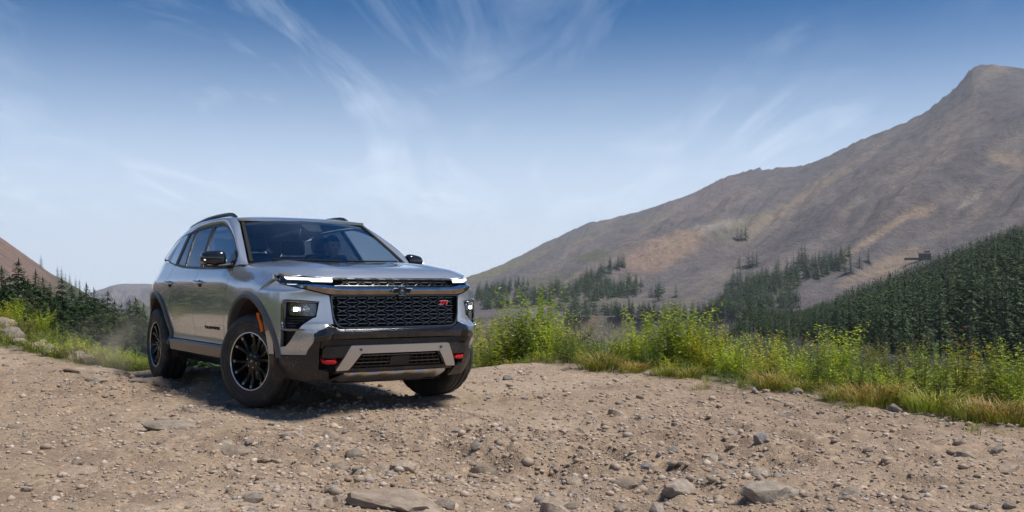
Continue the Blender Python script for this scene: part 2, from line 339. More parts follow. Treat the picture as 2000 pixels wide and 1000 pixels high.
# ---- ground sheet out to the ranges
azs = np.concatenate([np.radians(np.linspace(-180, -42, 60, endpoint=False)), np.radians(np.linspace(-42, -30, 60, endpoint=False)), np.radians(np.linspace(-30, 30, 900, endpoint=False)), np.radians(np.linspace(30, 42, 60, endpoint=False)), np.radians(np.linspace(42, 180, 60, endpoint=False))])
rs = np.concatenate([np.geomspace(.3, 14, 14, endpoint=False), np.geomspace(14, 140, 36, endpoint=False), np.geomspace(140, 500, 44, endpoint=False), np.geomspace(500, 2600, 190, endpoint=False), np.geomspace(2600, 4200, 12)])
RR, AA = np.meshgrid(rs, azs, indexing='ij'); GX = RR*np.sin(AA); GY = RR*np.cos(AA); GZ = height(GX, GY)
inner = 1-nst(15.2, 16.6, RR); front = np.abs(AA) < R(47)
GZ = GZ-.22*inner*np.where(front, 1, .0)
def land_colour(X, Y, Z):
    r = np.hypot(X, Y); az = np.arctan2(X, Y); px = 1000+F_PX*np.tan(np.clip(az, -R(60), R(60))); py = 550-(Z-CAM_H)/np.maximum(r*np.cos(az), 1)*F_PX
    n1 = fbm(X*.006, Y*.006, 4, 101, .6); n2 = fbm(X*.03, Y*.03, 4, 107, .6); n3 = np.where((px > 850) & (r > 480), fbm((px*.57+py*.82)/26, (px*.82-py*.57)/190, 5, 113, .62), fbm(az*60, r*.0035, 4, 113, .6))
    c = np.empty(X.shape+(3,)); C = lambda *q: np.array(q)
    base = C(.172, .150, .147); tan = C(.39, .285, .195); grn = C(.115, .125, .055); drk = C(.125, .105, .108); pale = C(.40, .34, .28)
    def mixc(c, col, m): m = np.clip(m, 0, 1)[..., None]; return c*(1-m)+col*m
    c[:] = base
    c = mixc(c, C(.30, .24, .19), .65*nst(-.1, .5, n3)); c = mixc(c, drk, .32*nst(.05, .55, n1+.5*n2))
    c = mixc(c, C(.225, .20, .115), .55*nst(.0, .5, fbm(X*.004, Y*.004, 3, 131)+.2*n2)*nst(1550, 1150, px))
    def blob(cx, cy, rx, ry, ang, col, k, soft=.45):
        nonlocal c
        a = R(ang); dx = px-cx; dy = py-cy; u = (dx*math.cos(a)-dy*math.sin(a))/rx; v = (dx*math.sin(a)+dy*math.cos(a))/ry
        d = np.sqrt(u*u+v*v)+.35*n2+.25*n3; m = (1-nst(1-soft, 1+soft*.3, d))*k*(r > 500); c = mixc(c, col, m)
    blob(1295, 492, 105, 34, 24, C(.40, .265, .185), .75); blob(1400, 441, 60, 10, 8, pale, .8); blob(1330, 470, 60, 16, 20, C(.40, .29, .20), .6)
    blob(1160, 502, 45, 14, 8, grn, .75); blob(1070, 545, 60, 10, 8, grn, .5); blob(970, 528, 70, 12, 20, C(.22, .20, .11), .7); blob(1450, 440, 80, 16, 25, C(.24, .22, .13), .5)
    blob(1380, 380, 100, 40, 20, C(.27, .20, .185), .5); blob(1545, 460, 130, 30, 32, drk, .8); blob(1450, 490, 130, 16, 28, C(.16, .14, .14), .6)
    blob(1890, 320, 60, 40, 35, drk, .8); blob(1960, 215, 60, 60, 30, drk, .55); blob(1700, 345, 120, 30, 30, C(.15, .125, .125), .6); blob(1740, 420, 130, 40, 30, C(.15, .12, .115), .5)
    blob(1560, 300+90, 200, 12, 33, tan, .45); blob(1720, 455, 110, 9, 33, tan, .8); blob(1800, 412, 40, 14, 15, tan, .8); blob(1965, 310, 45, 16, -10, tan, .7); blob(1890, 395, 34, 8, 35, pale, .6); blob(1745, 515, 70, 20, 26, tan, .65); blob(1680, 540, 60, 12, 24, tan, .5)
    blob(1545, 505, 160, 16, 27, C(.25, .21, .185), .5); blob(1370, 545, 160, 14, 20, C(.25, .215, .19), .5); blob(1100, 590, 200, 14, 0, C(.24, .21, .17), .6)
    # red slope
    red = (px < 300) & (r > 165) & (r < 1300) & (X < 0)
    cr = np.empty_like(c); cr[:] = C(.345, .225, .17); cr = mixc(cr, C(.22, .15, .125), .75*nst(.1, .5, n2+n3*.4)); cr = mixc(cr, C(.45, .33, .25), .5*nst(.1, .5, n3)); cr = mixc(cr, C(.09, .12, .05), .85*nst(.18, .45, n2-.1)*nst(60, 130, px+40*n2)); cr = mixc(cr, C(.08, .11, .045), .9*nst(70, 150, px))
    c = np.where(red[..., None], cr, c)
    farm = (r > 560) & (px < 880) & ~red; c = np.where(farm[..., None], C(.235, .215, .215)*(1+.25*n3[..., None]), c)
    # valley: heath and grass, forest floor on the spur, bare dirt near the track
    val = nst(530, 440, r+60*n2); vc = np.empty_like(c); vc[:] = C(.165, .14, .085); vc = mixc(vc, C(.07, .085, .032), nst(-.25, .25, fbm(X*.02, Y*.02, 4, 141))); vc = np.where(red[..., None], cr, vc); c = mixc(c, vc, np.where(r < 560, val, 0))
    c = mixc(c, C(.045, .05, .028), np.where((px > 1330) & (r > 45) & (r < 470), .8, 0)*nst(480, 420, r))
    near = nst(30, 18, r); c = mixc(c, C(.30, .225, .165), near*(edge_d(X, Y) < .4))
    return c
def land_mat():
    m = mat('land', (.2, .17, .15), .95); t, b, n = nodes(m)
    at = n('ShaderNodeAttribute', attribute_name='Col'); geo = n('ShaderNodeNewGeometry')
    a = n('ShaderNodeTexNoise', {'Vector': geo.outputs['Position'], 'Scale': .09, 'Detail': 9, 'Roughness': .72})
    a2 = n('ShaderNodeTexNoise', {'Vector': geo.outputs['Position'], 'Scale': .5, 'Detail': 5, 'Roughness': .7})
    k = ramp(n, a.outputs[0], [(.32, (.62, .62, .64)), (.5, (1, 1, 1)), (.68, (1.32, 1.28, 1.22))])
    mx = n('ShaderNodeMixRGB', {0: .9, 1: at.outputs[0], 2: k}, blend_type='MULTIPLY')
    k2 = ramp(n, a2.outputs[0], [(.33, (.70, .70, .71)), (.5, (1, 1, 1)), (.67, (1.28, 1.26, 1.24))])
    m2 = n('ShaderNodeMixRGB', {0: .8, 1: mx.outputs[0], 2: k2}, blend_type='MULTIPLY'); t.links.new(m2.outputs[0], b.inputs['Base Color'])
    a3 = n('ShaderNodeTexNoise', {'Vector': geo.outputs['Position'], 'Scale': .22, 'Detail': 6, 'Roughness': .78}); ad = n('ShaderNodeMath', {0: a.outputs[0], 1: a3.outputs[0]}, operation='ADD')
    bp = n('ShaderNodeBump', {'Strength': 1.0, 'Distance': 4.5, 'Height': ad.outputs[0]}); t.links.new(bp.outputs[0], b.inputs['Normal'])
    return m
GZ = GZ
me = grid_mesh('terrain', np.stack([GX, GY, GZ], -1).reshape(-1, 3), len(rs), len(azs), True)
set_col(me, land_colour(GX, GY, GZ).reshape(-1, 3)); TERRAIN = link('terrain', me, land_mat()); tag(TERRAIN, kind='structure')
# ---- dirt track, finely modelled
az2 = np.radians(np.concatenate([np.linspace(-46, -31, 40, endpoint=False), np.linspace(-31, 31, 680, endpoint=False), np.linspace(31, 46, 41)]))
r2 = np.concatenate([np.linspace(1.2, 3.2, 14, endpoint=False), np.geomspace(3.2, 17.0, 300)])
RR, AA = np.meshgrid(r2, az2, indexing='ij'); X2 = RR*np.sin(AA); Y2 = RR*np.cos(AA); Z2 = ground_z(X2.ravel(), Y2.ravel()).reshape(X2.shape)
Z2 = Z2-.35*nst(16.3, 17.0, RR)
def track_colour(X, Y):
    n1 = fbm(X*.8, Y*.8, 4, 201, .6); n2 = fbm(X*3, Y*3, 4, 207, .6); n3 = fbm(X*14, Y*14, 3, 211, .6); C = lambda *q: np.array(q)
    c = np.empty(X.shape+(3,)); c[:] = C(.295, .215, .147)
    def mixc(c, col, m): m = np.clip(m, 0, 1)[..., None]; return c*(1-m)+col*m
    c = mixc(c, C(.385, .295, .215), .7*nst(.0, .5, n1+.3*n2)); c = mixc(c, C(.215, .150, .105), .75*nst(.05, .45, n2-.3*n1)); c = mixc(c, C(.33, .26, .20), .5*nst(.1, .6, n3)); c = mixc(c, C(.20, .15, .11), .4*nst(.2, .6, -n3))
    t = X*.831+Y*.556; rut = np.exp(-((t-2.91)/.22)**4)+np.exp(-((t-4.61)/.22)**4); c = mixc(c, C(.37, .285, .205), .7*np.clip(rut, 0, 1)*nst(-.5, .3, n1)); c = mixc(c, C(.20, .14, .098), .55*np.exp(-((np.abs(t-3.76)-.55)/.14)**2)*nst(-.4, .4, n2))
    v = np.maximum(nst(-.25, .45, edge_d(X, Y)+.35*n2), nst(-.2, .3, left_d(X, Y)+.3*n2)*(X < -4.2)); c = mixc(c, C(.10, .095, .045), v*.85)
    return c
me = grid_mesh('dirt_road', np.stack([X2, Y2, Z2], -1).reshape(-1, 3), len(r2), len(az2))
set_col(me, track_colour(X2, Y2).reshape(-1, 3))
def dirt_mat():
    m = mat('dirt', (.3, .22, .16), .95); t, b, n = nodes(m); at = n('ShaderNodeAttribute', attribute_name='Col'); geo = n('ShaderNodeNewGeometry')
    a = n('ShaderNodeTexNoise', {'Vector': geo.outputs['Position'], 'Scale': 28, 'Detail': 8, 'Roughness': .75}); v = n('ShaderNodeTexVoronoi', {'Vector': geo.outputs['Position'], 'Scale': 42})
    v2 = n('ShaderNodeTexVoronoi', {'Vector': geo.outputs['Position'], 'Scale': 95})
    k = ramp(n, a.outputs[0], [(.3, (.60, .58, .56)), (.5, (1, 1, 1)), (.72, (1.35, 1.33, 1.3))])
    mx = n('ShaderNodeMixRGB', {0: .85, 1: at.outputs[0], 2: k}, blend_type='MULTIPLY')
    hs = n('ShaderNodeSeparateColor', {0: v.outputs['Color']}); k3 = ramp(n, hs.outputs[0], [(0, (.78, .78, .80)), (.5, (1, 1, 1)), (.86, (1.05, 1.02, 1)), (1, (1.5, 1.45, 1.4))])
    m3 = n('ShaderNodeMixRGB', {0: .75, 1: mx.outputs[0], 2: k3}, blend_type='MULTIPLY'); t.links.new(m3.outputs[0], b.inputs['Base Color'])
    h = n('ShaderNodeMath', {0: v.outputs['Distance'], 1: a.outputs[0]}, operation='SUBTRACT'); h2 = n('ShaderNodeMath', {0: h.outputs[0], 1: v2.outputs['Distance']}, operation='ADD')
    bp = n('ShaderNodeBump', {'Strength': .7, 'Distance': -.008, 'Height': h2.outputs[0]}); t.links.new(bp.outputs[0], b.inputs['Normal'])
    return m
ROAD = link('dirt_road', me, dirt_mat()); tag(ROAD, kind='structure')
# ---- stones
def stone_mesh(name, seed, flat=.6, sub=2, jag=.22):
    rg = random.Random(seed); bm = bmesh.new(); bmesh.ops.create_icosphere(bm, subdivisions=sub, radius=1)
    o = Vector((rg.uniform(-50, 50), rg.uniform(-50, 50), rg.uniform(-50, 50))); sx, sy = rg.uniform(.8, 1.25), rg.uniform(.7, 1.1)
    pl = [(Vector((rg.gauss(0, 1), rg.gauss(0, 1), rg.gauss(0, .7))).normalized(), rg.uniform(.5, .85)) for _ in range(7)]
    for w in bm.verts:
        p = w.co.copy()
        for nn, d in pl:
            e = p.dot(nn)-d
            if e > 0: p -= nn*e*.9
        p *= 1+jag*mnoise.noise(p*1.6+o)+.08*mnoise.noise(p*5+o); w.co = Vector((p.x*sx, p.y*sy, p.z*flat))
    me = bpy.data.meshes.new(name); bm.to_mesh(me); bm.free(); me.shade_smooth(); me.set_sharp_from_angle(angle=R(28)); return me
def rock_mat(name, c0, c1, scale=6):
    m = mat(name, c0, .88); t, b, n = nodes(m); tcn = n('ShaderNodeTexCoord'); oi = n('ShaderNodeObjectInfo')
    a = n('ShaderNodeTexNoise', {'Vector': tcn.outputs['Object'], 'Scale': scale/3, 'Detail': 9, 'Roughness': .72})
    k = ramp(n, a.outputs[0], [(.3, tuple(.55*q for q in c0)), (.48, c0), (.66, c1)])
    rv = n('ShaderNodeMapRange', {0: oi.outputs['Random'], 3: .7, 4: 1.25}); mx = n('ShaderNodeMixRGB', {0: 1.0, 1: k, 2: rv.outputs[0]}, blend_type='MULTIPLY'); t.links.new(mx.outputs[0], b.inputs['Base Color'])
    bp = n('ShaderNodeBump', {'Strength': .6, 'Distance': .03, 'Height': a.outputs[0]}); t.links.new(bp.outputs[0], b.inputs['Normal'])
    return m
RM = [rock_mat('tan rock', (.30, .23, .17), (.42, .34, .27)), rock_mat('grey rock', (.28, .23, .183), (.39, .33, .27)), rock_mat('slate rock', (.20, .18, .165), (.29, .265, .245)), rock_mat('rusty rock', (.34, .225, .15), (.43, .31, .22))]
def _stone_var(i):
    out = []
    for m in RM:
        me = stone_mesh('stone', 100+i, .55+.05*(i % 3), 2); me.materials.append(m); out.append(me)
    return out
SV = [_stone_var(i) for i in range(7)]
rg = random.Random(5)
def drop(name, me, x, y, s, sink=.35, parent=None, rot=None):
    o = bpy.data.objects.new(name, me); COL.objects.link(o); o.location = (x, y, gz(x, y)+s*.55*(1-2*sink)); o.scale = (s, s, s); o.rotation_euler = rot or (rg.uniform(-.25, .25), rg.uniform(-.25, .25), rg.uniform(0, 6.3))
    if parent is not None: o.parent = parent
    return o
# stones set in the track
def in_track(x, y):
    if edge_d(np.array([x]), np.array([y]))[0] > -.05 or left_d(np.array([x]), np.array([y]))[0] > -.05: return False
    # keep clear of the car's footprint
    dx, dy = x+1.463, y-8.947; a = dx*_c+dy*_s; t = -dx*_s+dy*_c
    return not (-3.6 < a < .6 and abs(t) < 1.05 and (abs(a) < .45 or abs(a+3.07) < .45))
k = 0
while k < 285:
    d = 4.0*(14/4.0)**(rg.random()**1.15); x = rg.uniform(-.62, .62)*d; y = d
    p = .12+1.0*math.exp(-((x+.2)/2.2)**2-((y-6.6)/1.8)**2)+.9*math.exp(-((x+3.7)/1.6)**2-((y-10.3)/1.5)**2)+.08*(x > .5)
    if rg.random() > p or not in_track(x, y): continue
    s = min(.065, .020*math.exp(rg.gauss(.25, .55)))*(1+.05*d)
    mi = rg.choices(range(4), (7, 4, .35, .6))[0]; drop('stone', SV[rg.randrange(7)][mi], x, y, s, rg.uniform(.42, .62), ROAD); k += 1
# the large rocks one notices first
BIG = [(-.52, 4.66, .20, .42, 0, (.03, .06, -.5), (1.5, .75, .5), 'long pale flat slab of rock lying in the track at the bottom of the picture'),
       (.86, 5.05, .10, .42, 1, (0, .1, 1.0), (1.25, 1, .8), 'rounded pale grey stone at the lower edge, right of the middle'),
       (1.27, 4.80, .13, .40, 1, (.1, 0, .2), (1.2, .9, .8), 'broad light stone at the lower edge, right-hand of two pale rounded stones'),
       (-1.78, 6.34, .085, .35, 0, (.1, .2, .3), (1, 1, 1), 'pale angular cobble on the track below the front wheel'),
       (-.67, 6.05, .11, .35, 0, (.1, .1, .9), (1.35, .8, .8), 'blunt tan stone in the rubble below the skid plate'),
       (-2.5, 7.25, .16, .42, 1, (.0, .1, .4), (1.5, 1, .6), 'flat grey-tan slab in the dirt left of the front wheel'),
       (-3.75, 10.15, .17, .5, 0, (.2, .1, .2), (1.2, .8, .7), 'jutting tan ledge stone in front of the rear wheel'),
       (-4.45, 10.5, .17, .5, 1, (.1, .2, 1.2), (1.3, .9, .7), 'broken grey ledge stone left of the rear wheel'),
       (-4.95, 11.7, .22, .5, 0, (.05, .1, .1), (1.7, .8, .5), 'long pale ledge of rock on the crest beside the rear wheel')]
for i, (x, y, s, sink, mi, rot, sc, lab) in enumerate(BIG):
    me = stone_mesh('rock', 300+i, .6, 3, .25); me.materials.append(RM[mi]); o = drop('rock', me, x, y, s, sink, None, rot); o.scale = (s*sc[0], s*sc[1], s*sc[2]); tag(o, lab, 'rock', 'rocks in the dirt track')
# gravel: too many to count
def icos():
    bm = bmesh.new(); bmesh.ops.create_icosphere(bm, subdivisions=1, radius=1); bm.verts.index_update(); v = np.array([w.co[:] for w in bm.verts]); f = np.array([[q.index for q in g.verts] for g in bm.faces]); bm.free(); return v, f
iv, if_ = icos()
def gravel(n, seed):
    g = np.random.default_rng(seed); d = 3.6*(15/3.6)**(g.random(n*3)**1.1); x = g.uniform(-.66, .66, n*3)*d; y = d
    tt = x*.831+y*.556; rough = .09-.12*(np.exp(-((tt-2.91)/.22)**4)+np.exp(-((tt-4.61)/.22)**4))+.9*np.exp(-((x+.2)/2.4)**2-((y-6.6)/2.0)**2)+.8*np.exp(-((x+3.7)/1.7)**2-((y-10.3)/1.7)**2)+.14*(x > .3)+.25*vn(x*1.3, y*1.3, 301)
    ok = (g.random(n*3) < rough) & (edge_d(x, y) < .25) & (left_d(x, y) < .1); x = x[ok][:n]; y = y[ok][:n]; n = len(x); d = y
    s = np.clip(.0075*np.exp(g.normal(0, .5, n)), .003, .032)*(.75+.075*d)
    z = ground_z(x, y); k = len(iv)
    a = g.uniform(0, 6.28, n); sc = np.stack([g.uniform(.7, 1.4, n), g.uniform(.6, 1.1, n), g.uniform(.4, .8, n)], -1)
    jit = 1+g.uniform(-.28, .28, (n, k))
    V = iv[None]*jit[..., None]*sc[:, None, :]; ca, sa = np.cos(a)[:, None], np.sin(a)[:, None]
    V = np.stack([V[..., 0]*ca-V[..., 1]*sa, V[..., 0]*sa+V[..., 1]*ca, V[..., 2]], -1)*s[:, None, None]
    V[..., 0] += x[:, None]; V[..., 1] += y[:, None]; V[..., 2] += (z+s*.15)[:, None]
    Fc = (if_[None]+np.arange(n)[:, None, None]*k).reshape(-1, 3)
    pal = np.array([(.40, .31, .235), (.34, .26, .19), (.46, .39, .32), (.27, .235, .205), (.20, .175, .155), (.36, .23, .15), (.30, .225, .16)])
    c = pal[g.choice(7, n, p=[.28, .26, .14, .13, .05, .05, .09])]*g.uniform(.75, 1.2, (n, 1))
    me = tri_mesh('gravel', V.reshape(-1, 3), Fc); set_col(me, np.repeat(c, k, 0)); return me
def tri_mesh(name, V, Fc):
    me = bpy.data.meshes.new(name); me.vertices.add(len(V)); me.vertices.foreach_set('co', np.asarray(V, np.float32).ravel()); q = Fc.shape[1]
    me.loops.add(Fc.size); me.loops.foreach_set('vertex_index', Fc.astype(np.int32).ravel()); me.polygons.add(len(Fc)); me.polygons.foreach_set('loop_start', np.arange(0, Fc.size, q, dtype=np.int32)); me.polygons.foreach_set('loop_total', np.full(len(Fc), q, np.int32))
    me.update(calc_edges=True); return me
def col_mat(name, rough=.9, **k):
    m = mat(name, (.3, .3, .3), rough, **k); t, b, n = nodes(m); at = n('ShaderNodeAttribute', attribute_name='Col'); t.links.new(at.outputs[0], b.inputs['Base Color']); return m
GRV = link('gravel', gravel(21000, 9), col_mat('gravel stone')); tag(GRV, 'loose gravel strewn over the dirt track', 'gravel', kind='stuff')
# ================================================================== vegetation
def leaf_mat(name, rough=.55, trans=.42, sat=1.0):
    m = bpy.data.materials.new(name); m.use_nodes = True; t = m.node_tree; t.nodes.clear()
    def n(ty): return t.nodes.new(ty)
    at = n('ShaderNodeAttribute'); at.attribute_name = 'Col'; oi = n('ShaderNodeObjectInfo')
    mr = n('ShaderNodeMapRange'); t.links.new(oi.outputs['Random'], mr.inputs[0]); mr.inputs[3].default_value = .78; mr.inputs[4].default_value = 1.22
    mx = n('ShaderNodeMixRGB'); mx.blend_type = 'MULTIPLY'; mx.inputs[0].default_value = 1; t.links.new(at.outputs[0], mx.inputs[1]); t.links.new(mr.outputs[0], mx.inputs[2])
    p = n('ShaderNodeBsdfPrincipled'); p.inputs['Roughness'].default_value = rough; t.links.new(mx.outputs[0], p.inputs['Base Color'])
    tr = n('ShaderNodeBsdfTranslucent'); t.links.new(mx.outputs[0], tr.inputs[0]); ms = n('ShaderNodeMixShader'); ms.inputs[0].default_value = trans
    t.links.new(p.outputs[0], ms.inputs[1]); t.links.new(tr.outputs[0], ms.inputs[2]); o = n('ShaderNodeOutputMaterial'); t.links.new(ms.outputs[0], o.inputs[0]); return m
LEAF = leaf_mat('leaves'); NEEDLE = leaf_mat('needles', .7, .15); GRASS = leaf_mat('grass blades', .5, .35)
BARK = mat('bark', (.07, .05, .038), .9)
class Leaves:
    """collects small leaf faces with a colour each"""
    def __init__(s): s.V = []; s.F = []; s.C = []; s.n = 0
    def tri(s, a, b, c, col): s.V += [a, b, c]; s.C += [col]*3; s.F.append((s.n, s.n+1, s.n+2)); s.n += 3
    def quad(s, a, b, c, d, col): s.tri(a, b, c, col); s.tri(a, c, d, col)
    def mesh(s, name):
        me = tri_mesh(name, np.array([tuple(v) for v in s.V], float), np.array(s.F)); set_col(me, np.array(s.C)); return me
def spruce(seed, levels, per, sprigs, w=.21, fat=1.0, tone=1.0):
    """a spruce one metre tall: whorls of drooping boughs, each made of needle sprays"""
    rg = random.Random(seed); L_ = Leaves(); lean = rg.uniform(-.01, .01)
    for i in range(levels):
        t = (i+rg.uniform(-.3, .3))/levels; t = max(0, min(.985, t)); z = .05+.95*t
        rad = w*(1-t)**.82*rg.uniform(.82, 1.12)+.008
        if t < .08: rad *= .8
        for j in range(per):
            if rg.random() < .10: continue
            a = rg.uniform(0, 6.283); ln = rad*rg.uniform(.62, 1.12); droop = rg.uniform(.12, .36)*ln; ca, sa = math.cos(a), math.sin(a)
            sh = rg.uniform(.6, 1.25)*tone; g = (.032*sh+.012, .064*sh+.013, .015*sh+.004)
            for q in range(sprigs):
                f = (q+rg.uniform(.2, .9))/sprigs; b = ln*f; base = Vector((ca*b, sa*b, z-droop*f*f+.012*rg.uniform(-1, 1)))
                sl = ln*(.36 if sprigs > 2 else .6)*(1.1-.45*f); da = a+rg.choice((-1, 1))*rg.uniform(.2, .95); tip = base+Vector((math.cos(da)*sl, math.sin(da)*sl, -sl*rg.uniform(.05, .55)))
                wd = sl*rg.uniform(.26, .42)*fat; pe = Vector((-math.sin(da), math.cos(da), rg.uniform(-.6, .6)))*wd
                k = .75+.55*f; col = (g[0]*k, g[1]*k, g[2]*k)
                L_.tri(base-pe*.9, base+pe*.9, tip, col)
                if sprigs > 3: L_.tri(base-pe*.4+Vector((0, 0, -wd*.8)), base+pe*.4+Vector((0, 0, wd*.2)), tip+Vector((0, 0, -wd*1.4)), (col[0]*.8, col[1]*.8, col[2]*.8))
    for q in range(4): L_.tri(Vector((-.006, 0, .96)), Vector((.006, 0, .96)), Vector((lean, 0, 1.02)), (.03, .06, .025))
    return L_
def trunk_mesh(name, r, h=.95):
    mb = MB(); mb.tube([(0, 0, -.03), (0, 0, .3), (.003, 0, .65), (0, 0, h)], [r, r*.75, r*.42, r*.08], 7); return mesh(name, mb.v, mb.f, 60)
NEAR = []
for i in range(6):
    me = spruce(40+i, 40, 11, 5, (.24, .27, .22, .25, .20, .28)[i], 1.0, 1.35).mesh('crown'); me.materials.append(NEEDLE); tm = trunk_mesh('trunk', .014); tm.materials.append(BARK); NEAR.append((me, tm))
MIDL = [spruce(60+i, 24, 9, 3, (.20, .23, .25, .19, .21)[i], 1.2) for i in range(5)]
MID = []
for L_ in MIDL:
    me = L_.mesh('crown'); me.materials.append(NEEDLE); tm = trunk_mesh('trunk', .012); tm.materials.append(BARK); MID.append((me, tm))
FARL = [spruce(80+i, 17, 7, 2, (.20, .22, .25, .19)[i], 1.5) for i in range(4)]
FARV = [(np.array([tuple(v) for v in L_.V]), np.array(L_.F), np.array(L_.C)) for L_ in FARL]
def tree(var, x, y, z, h, label, group, cat='tree', name='spruce_tree', fat=1.0, rz=None):
    e = empty(name, (x, y, z), (0, 0, rg.uniform(0, 6.28) if rz is None else rz)); e.scale = (h*fat, h*fat, h); tag(e, label, cat, group)
    c = bpy.data.objects.new('crown', var[0]); COL.objects.link(c); c.parent = e
    t = bpy.data.objects.new('trunk', var[1]); COL.objects.link(t); t.parent = e
    return e
def forest(name, P, lab):
    # many far trees as one mass: P rows are x, y, z, height
    V = []; Fc = []; C = []; n = 0; g = np.random.default_rng(len(P))
    for x, y, z, h in P:
        v, f, c = FARV[g.integers(4)]; a = g.uniform(0, 6.28); ca, sa = math.cos(a), math.sin(a); s = h*g.uniform(.8, 1.45)
        V.append(np.stack([(v[:, 0]*ca-v[:, 1]*sa)*s+x, (v[:, 0]*sa+v[:, 1]*ca)*s+y, v[:, 2]*h+z], -1)); Fc.append(f+n); C.append(c*g.uniform(.6, 1.6)*np.array([g.uniform(.8, 1.35), 1, g.uniform(.7, 1.1)])); n += len(v)
    me = tri_mesh(name, np.concatenate(V), np.concatenate(Fc)); set_col(me, np.concatenate(C)); o = link(name, me, NEEDLE); tag(o, lab, 'forest', kind='stuff'); return o
def at_px(px, r):
    a = math.atan((px-1000)/F_PX); return r*math.sin(a), r*math.cos(a)
def hit(px, py, r0=60, r1=3000):
    # where the line of sight through a picture point meets the land
    a = math.atan((px-1000)/F_PX); rr = np.geomspace(r0, r1, 500); X = rr*math.sin(a); Y = rr*math.cos(a); Z = height(X, Y); S = CAM_H+(550-py)/F_PX*Y
    k = np.nonzero(Z >= S)[0]
    return (float(X[k[0]]), float(Y[k[0]]), float(Z[k[0]])) if len(k) else None
hz = lambda x, y: float(height(np.array([x]), np.array([y]))[0])
# ---- spruces behind the bank on the left: each crown top is known, so is its distance
LT = [(3, 530, 62, 'edge'), (36, 515, 66, ''), (70, 537, 64, ''), (84, 549, 72, ''), (98, 561, 66, ''), (121, 550, 70, ''), (140, 566, 78, ''), (156, 576, 70, ''), (169, 562, 80, ''), (184, 571, 72, ''), (200, 582, 84, ''), (210, 577, 80, ''), (224, 596, 74, ''), (237, 601, 84, ''), (253, 592, 92, ''), (266, 590, 88, ''), (281, 602, 90, ''), (18, 548, 58, ''), (54, 556, 60, ''), (110, 584, 60, ''), (148, 600, 62, ''), (192, 606, 66, ''), (246, 626, 70, ''), (272, 622, 78, '')]
LB = ['spruce cut by the left edge of the picture', 'tallest spruce of the left-hand row, near the picture edge', 'broad dark spruce just right of the tallest one on the left', 'slim spruce tucked behind the broad one on the left', 'short spruce in the dip of the left-hand row', 'dark spruce standing where the red slope meets the trees', 'slender spruce right of the dip in the left-hand row', 'small spruce filling the middle of the left-hand row', 'pointed spruce standing against the far grey range', 'full green spruce beside the pointed one, before the grey range', 'thin spruce second left of the twin spires by the far range', 'tall thin spire rising before the far grey range', 'low spruce between the spire and the trees by the rear wheel', 'pale hazy spruce left of the pair near the car', 'left one of two hazy spruces near the rear of the car', 'right one of two hazy spruces near the rear of the car', 'hazy spruce closest to the tail of the car', 'young spruce in front at the far left', 'young spruce in front of the broad dark one on the left', 'young spruce in front of the dip in the left-hand row', 'young spruce low in the middle of the left-hand group', 'young spruce low before the full green one', 'young pale spruce low left of the rear wheel', 'young spruce low right beside the rear wheel']
for i, (px, py, r, _) in enumerate(LT):
    x, y = at_px(px, r); z = hz(x, y)-.1; top = CAM_H+(550-py+9)/F_PX*y; tree(NEAR[i % 6], x, y, z, top-z, LB[i], 'spruces behind the left bank', fat=1.45 if i % 3 else 1.7)
# spruces behind the car, seen under it and past it
UB = ['spruce seen under the car between the wheels, left one', 'spruce seen under the car between the wheels, middle one', 'spruce seen under the car between the wheels, right one']
for i, (px, r, h) in enumerate(((352, 62, 7), (385, 58, 6), (420, 64, 7))):
    x, y = at_px(px, r); tree(NEAR[(i+2) % 6], x, y, hz(x, y)-.1, h, UB[i], 'spruces behind the car', fat=1.3)
P = []; g = np.random.default_rng(21)
for k in range(260):
    px = g.uniform(-60, 460); r = g.uniform(84, 150); x, y = at_px(px, r); z = hz(x, y); ymax = np.interp(px, [-60, 0, 60, 120, 200, 290, 460], [545, 548, 560, 575, 596, 612, 628]); top = CAM_H+(550-ymax-g.uniform(0, 26))/F_PX*y; h = max(2.5, min(top-z, 11)); P.append((x, y, z-.1, h))
for k in range(130):
    px = g.uniform(460, 900); r = g.uniform(70, 150); x, y = at_px(px, r); z = hz(x, y); P.append((x, y, z-.1, g.uniform(3.5, 6)))
# wood going on to the left of the frame, beyond the bank
for k in range(230):
    a = -R(g.uniform(29, 86)); r = g.uniform(36, 110); x, y = r*math.sin(a), r*math.cos(a); P.append((x, y, hz(x, y)-.1, g.uniform(6, 10)))
forest('forest', P, 'dense spruce wood behind the left-hand spruces')
# trees on the rim of the red slope
for i, (px, py, h) in enumerate(((80, 519, 8), (112, 549, 7), (120, 553, 8), (128, 560, 6), (136, 565, 7), (148, 577, 7), (155, 582, 7))):
    x, y = at_px(px, 590); z = hz(x, y); tree(MID[i % 5], x, y, z-.5, h+.5, ['lone spruce on the rim of the red slope', 'topmost spruce of the clump on the rim of the red slope', 'second spruce down the rim of the red slope', 'third spruce down the rim of the red slope', 'fourth spruce down the rim of the red slope', 'fifth spruce down the rim of the red slope', 'lowest spruce on the rim of the red slope'][i], 'spruces on the rim of the red slope')
# scrub on the red slope
for k in range(40): pass
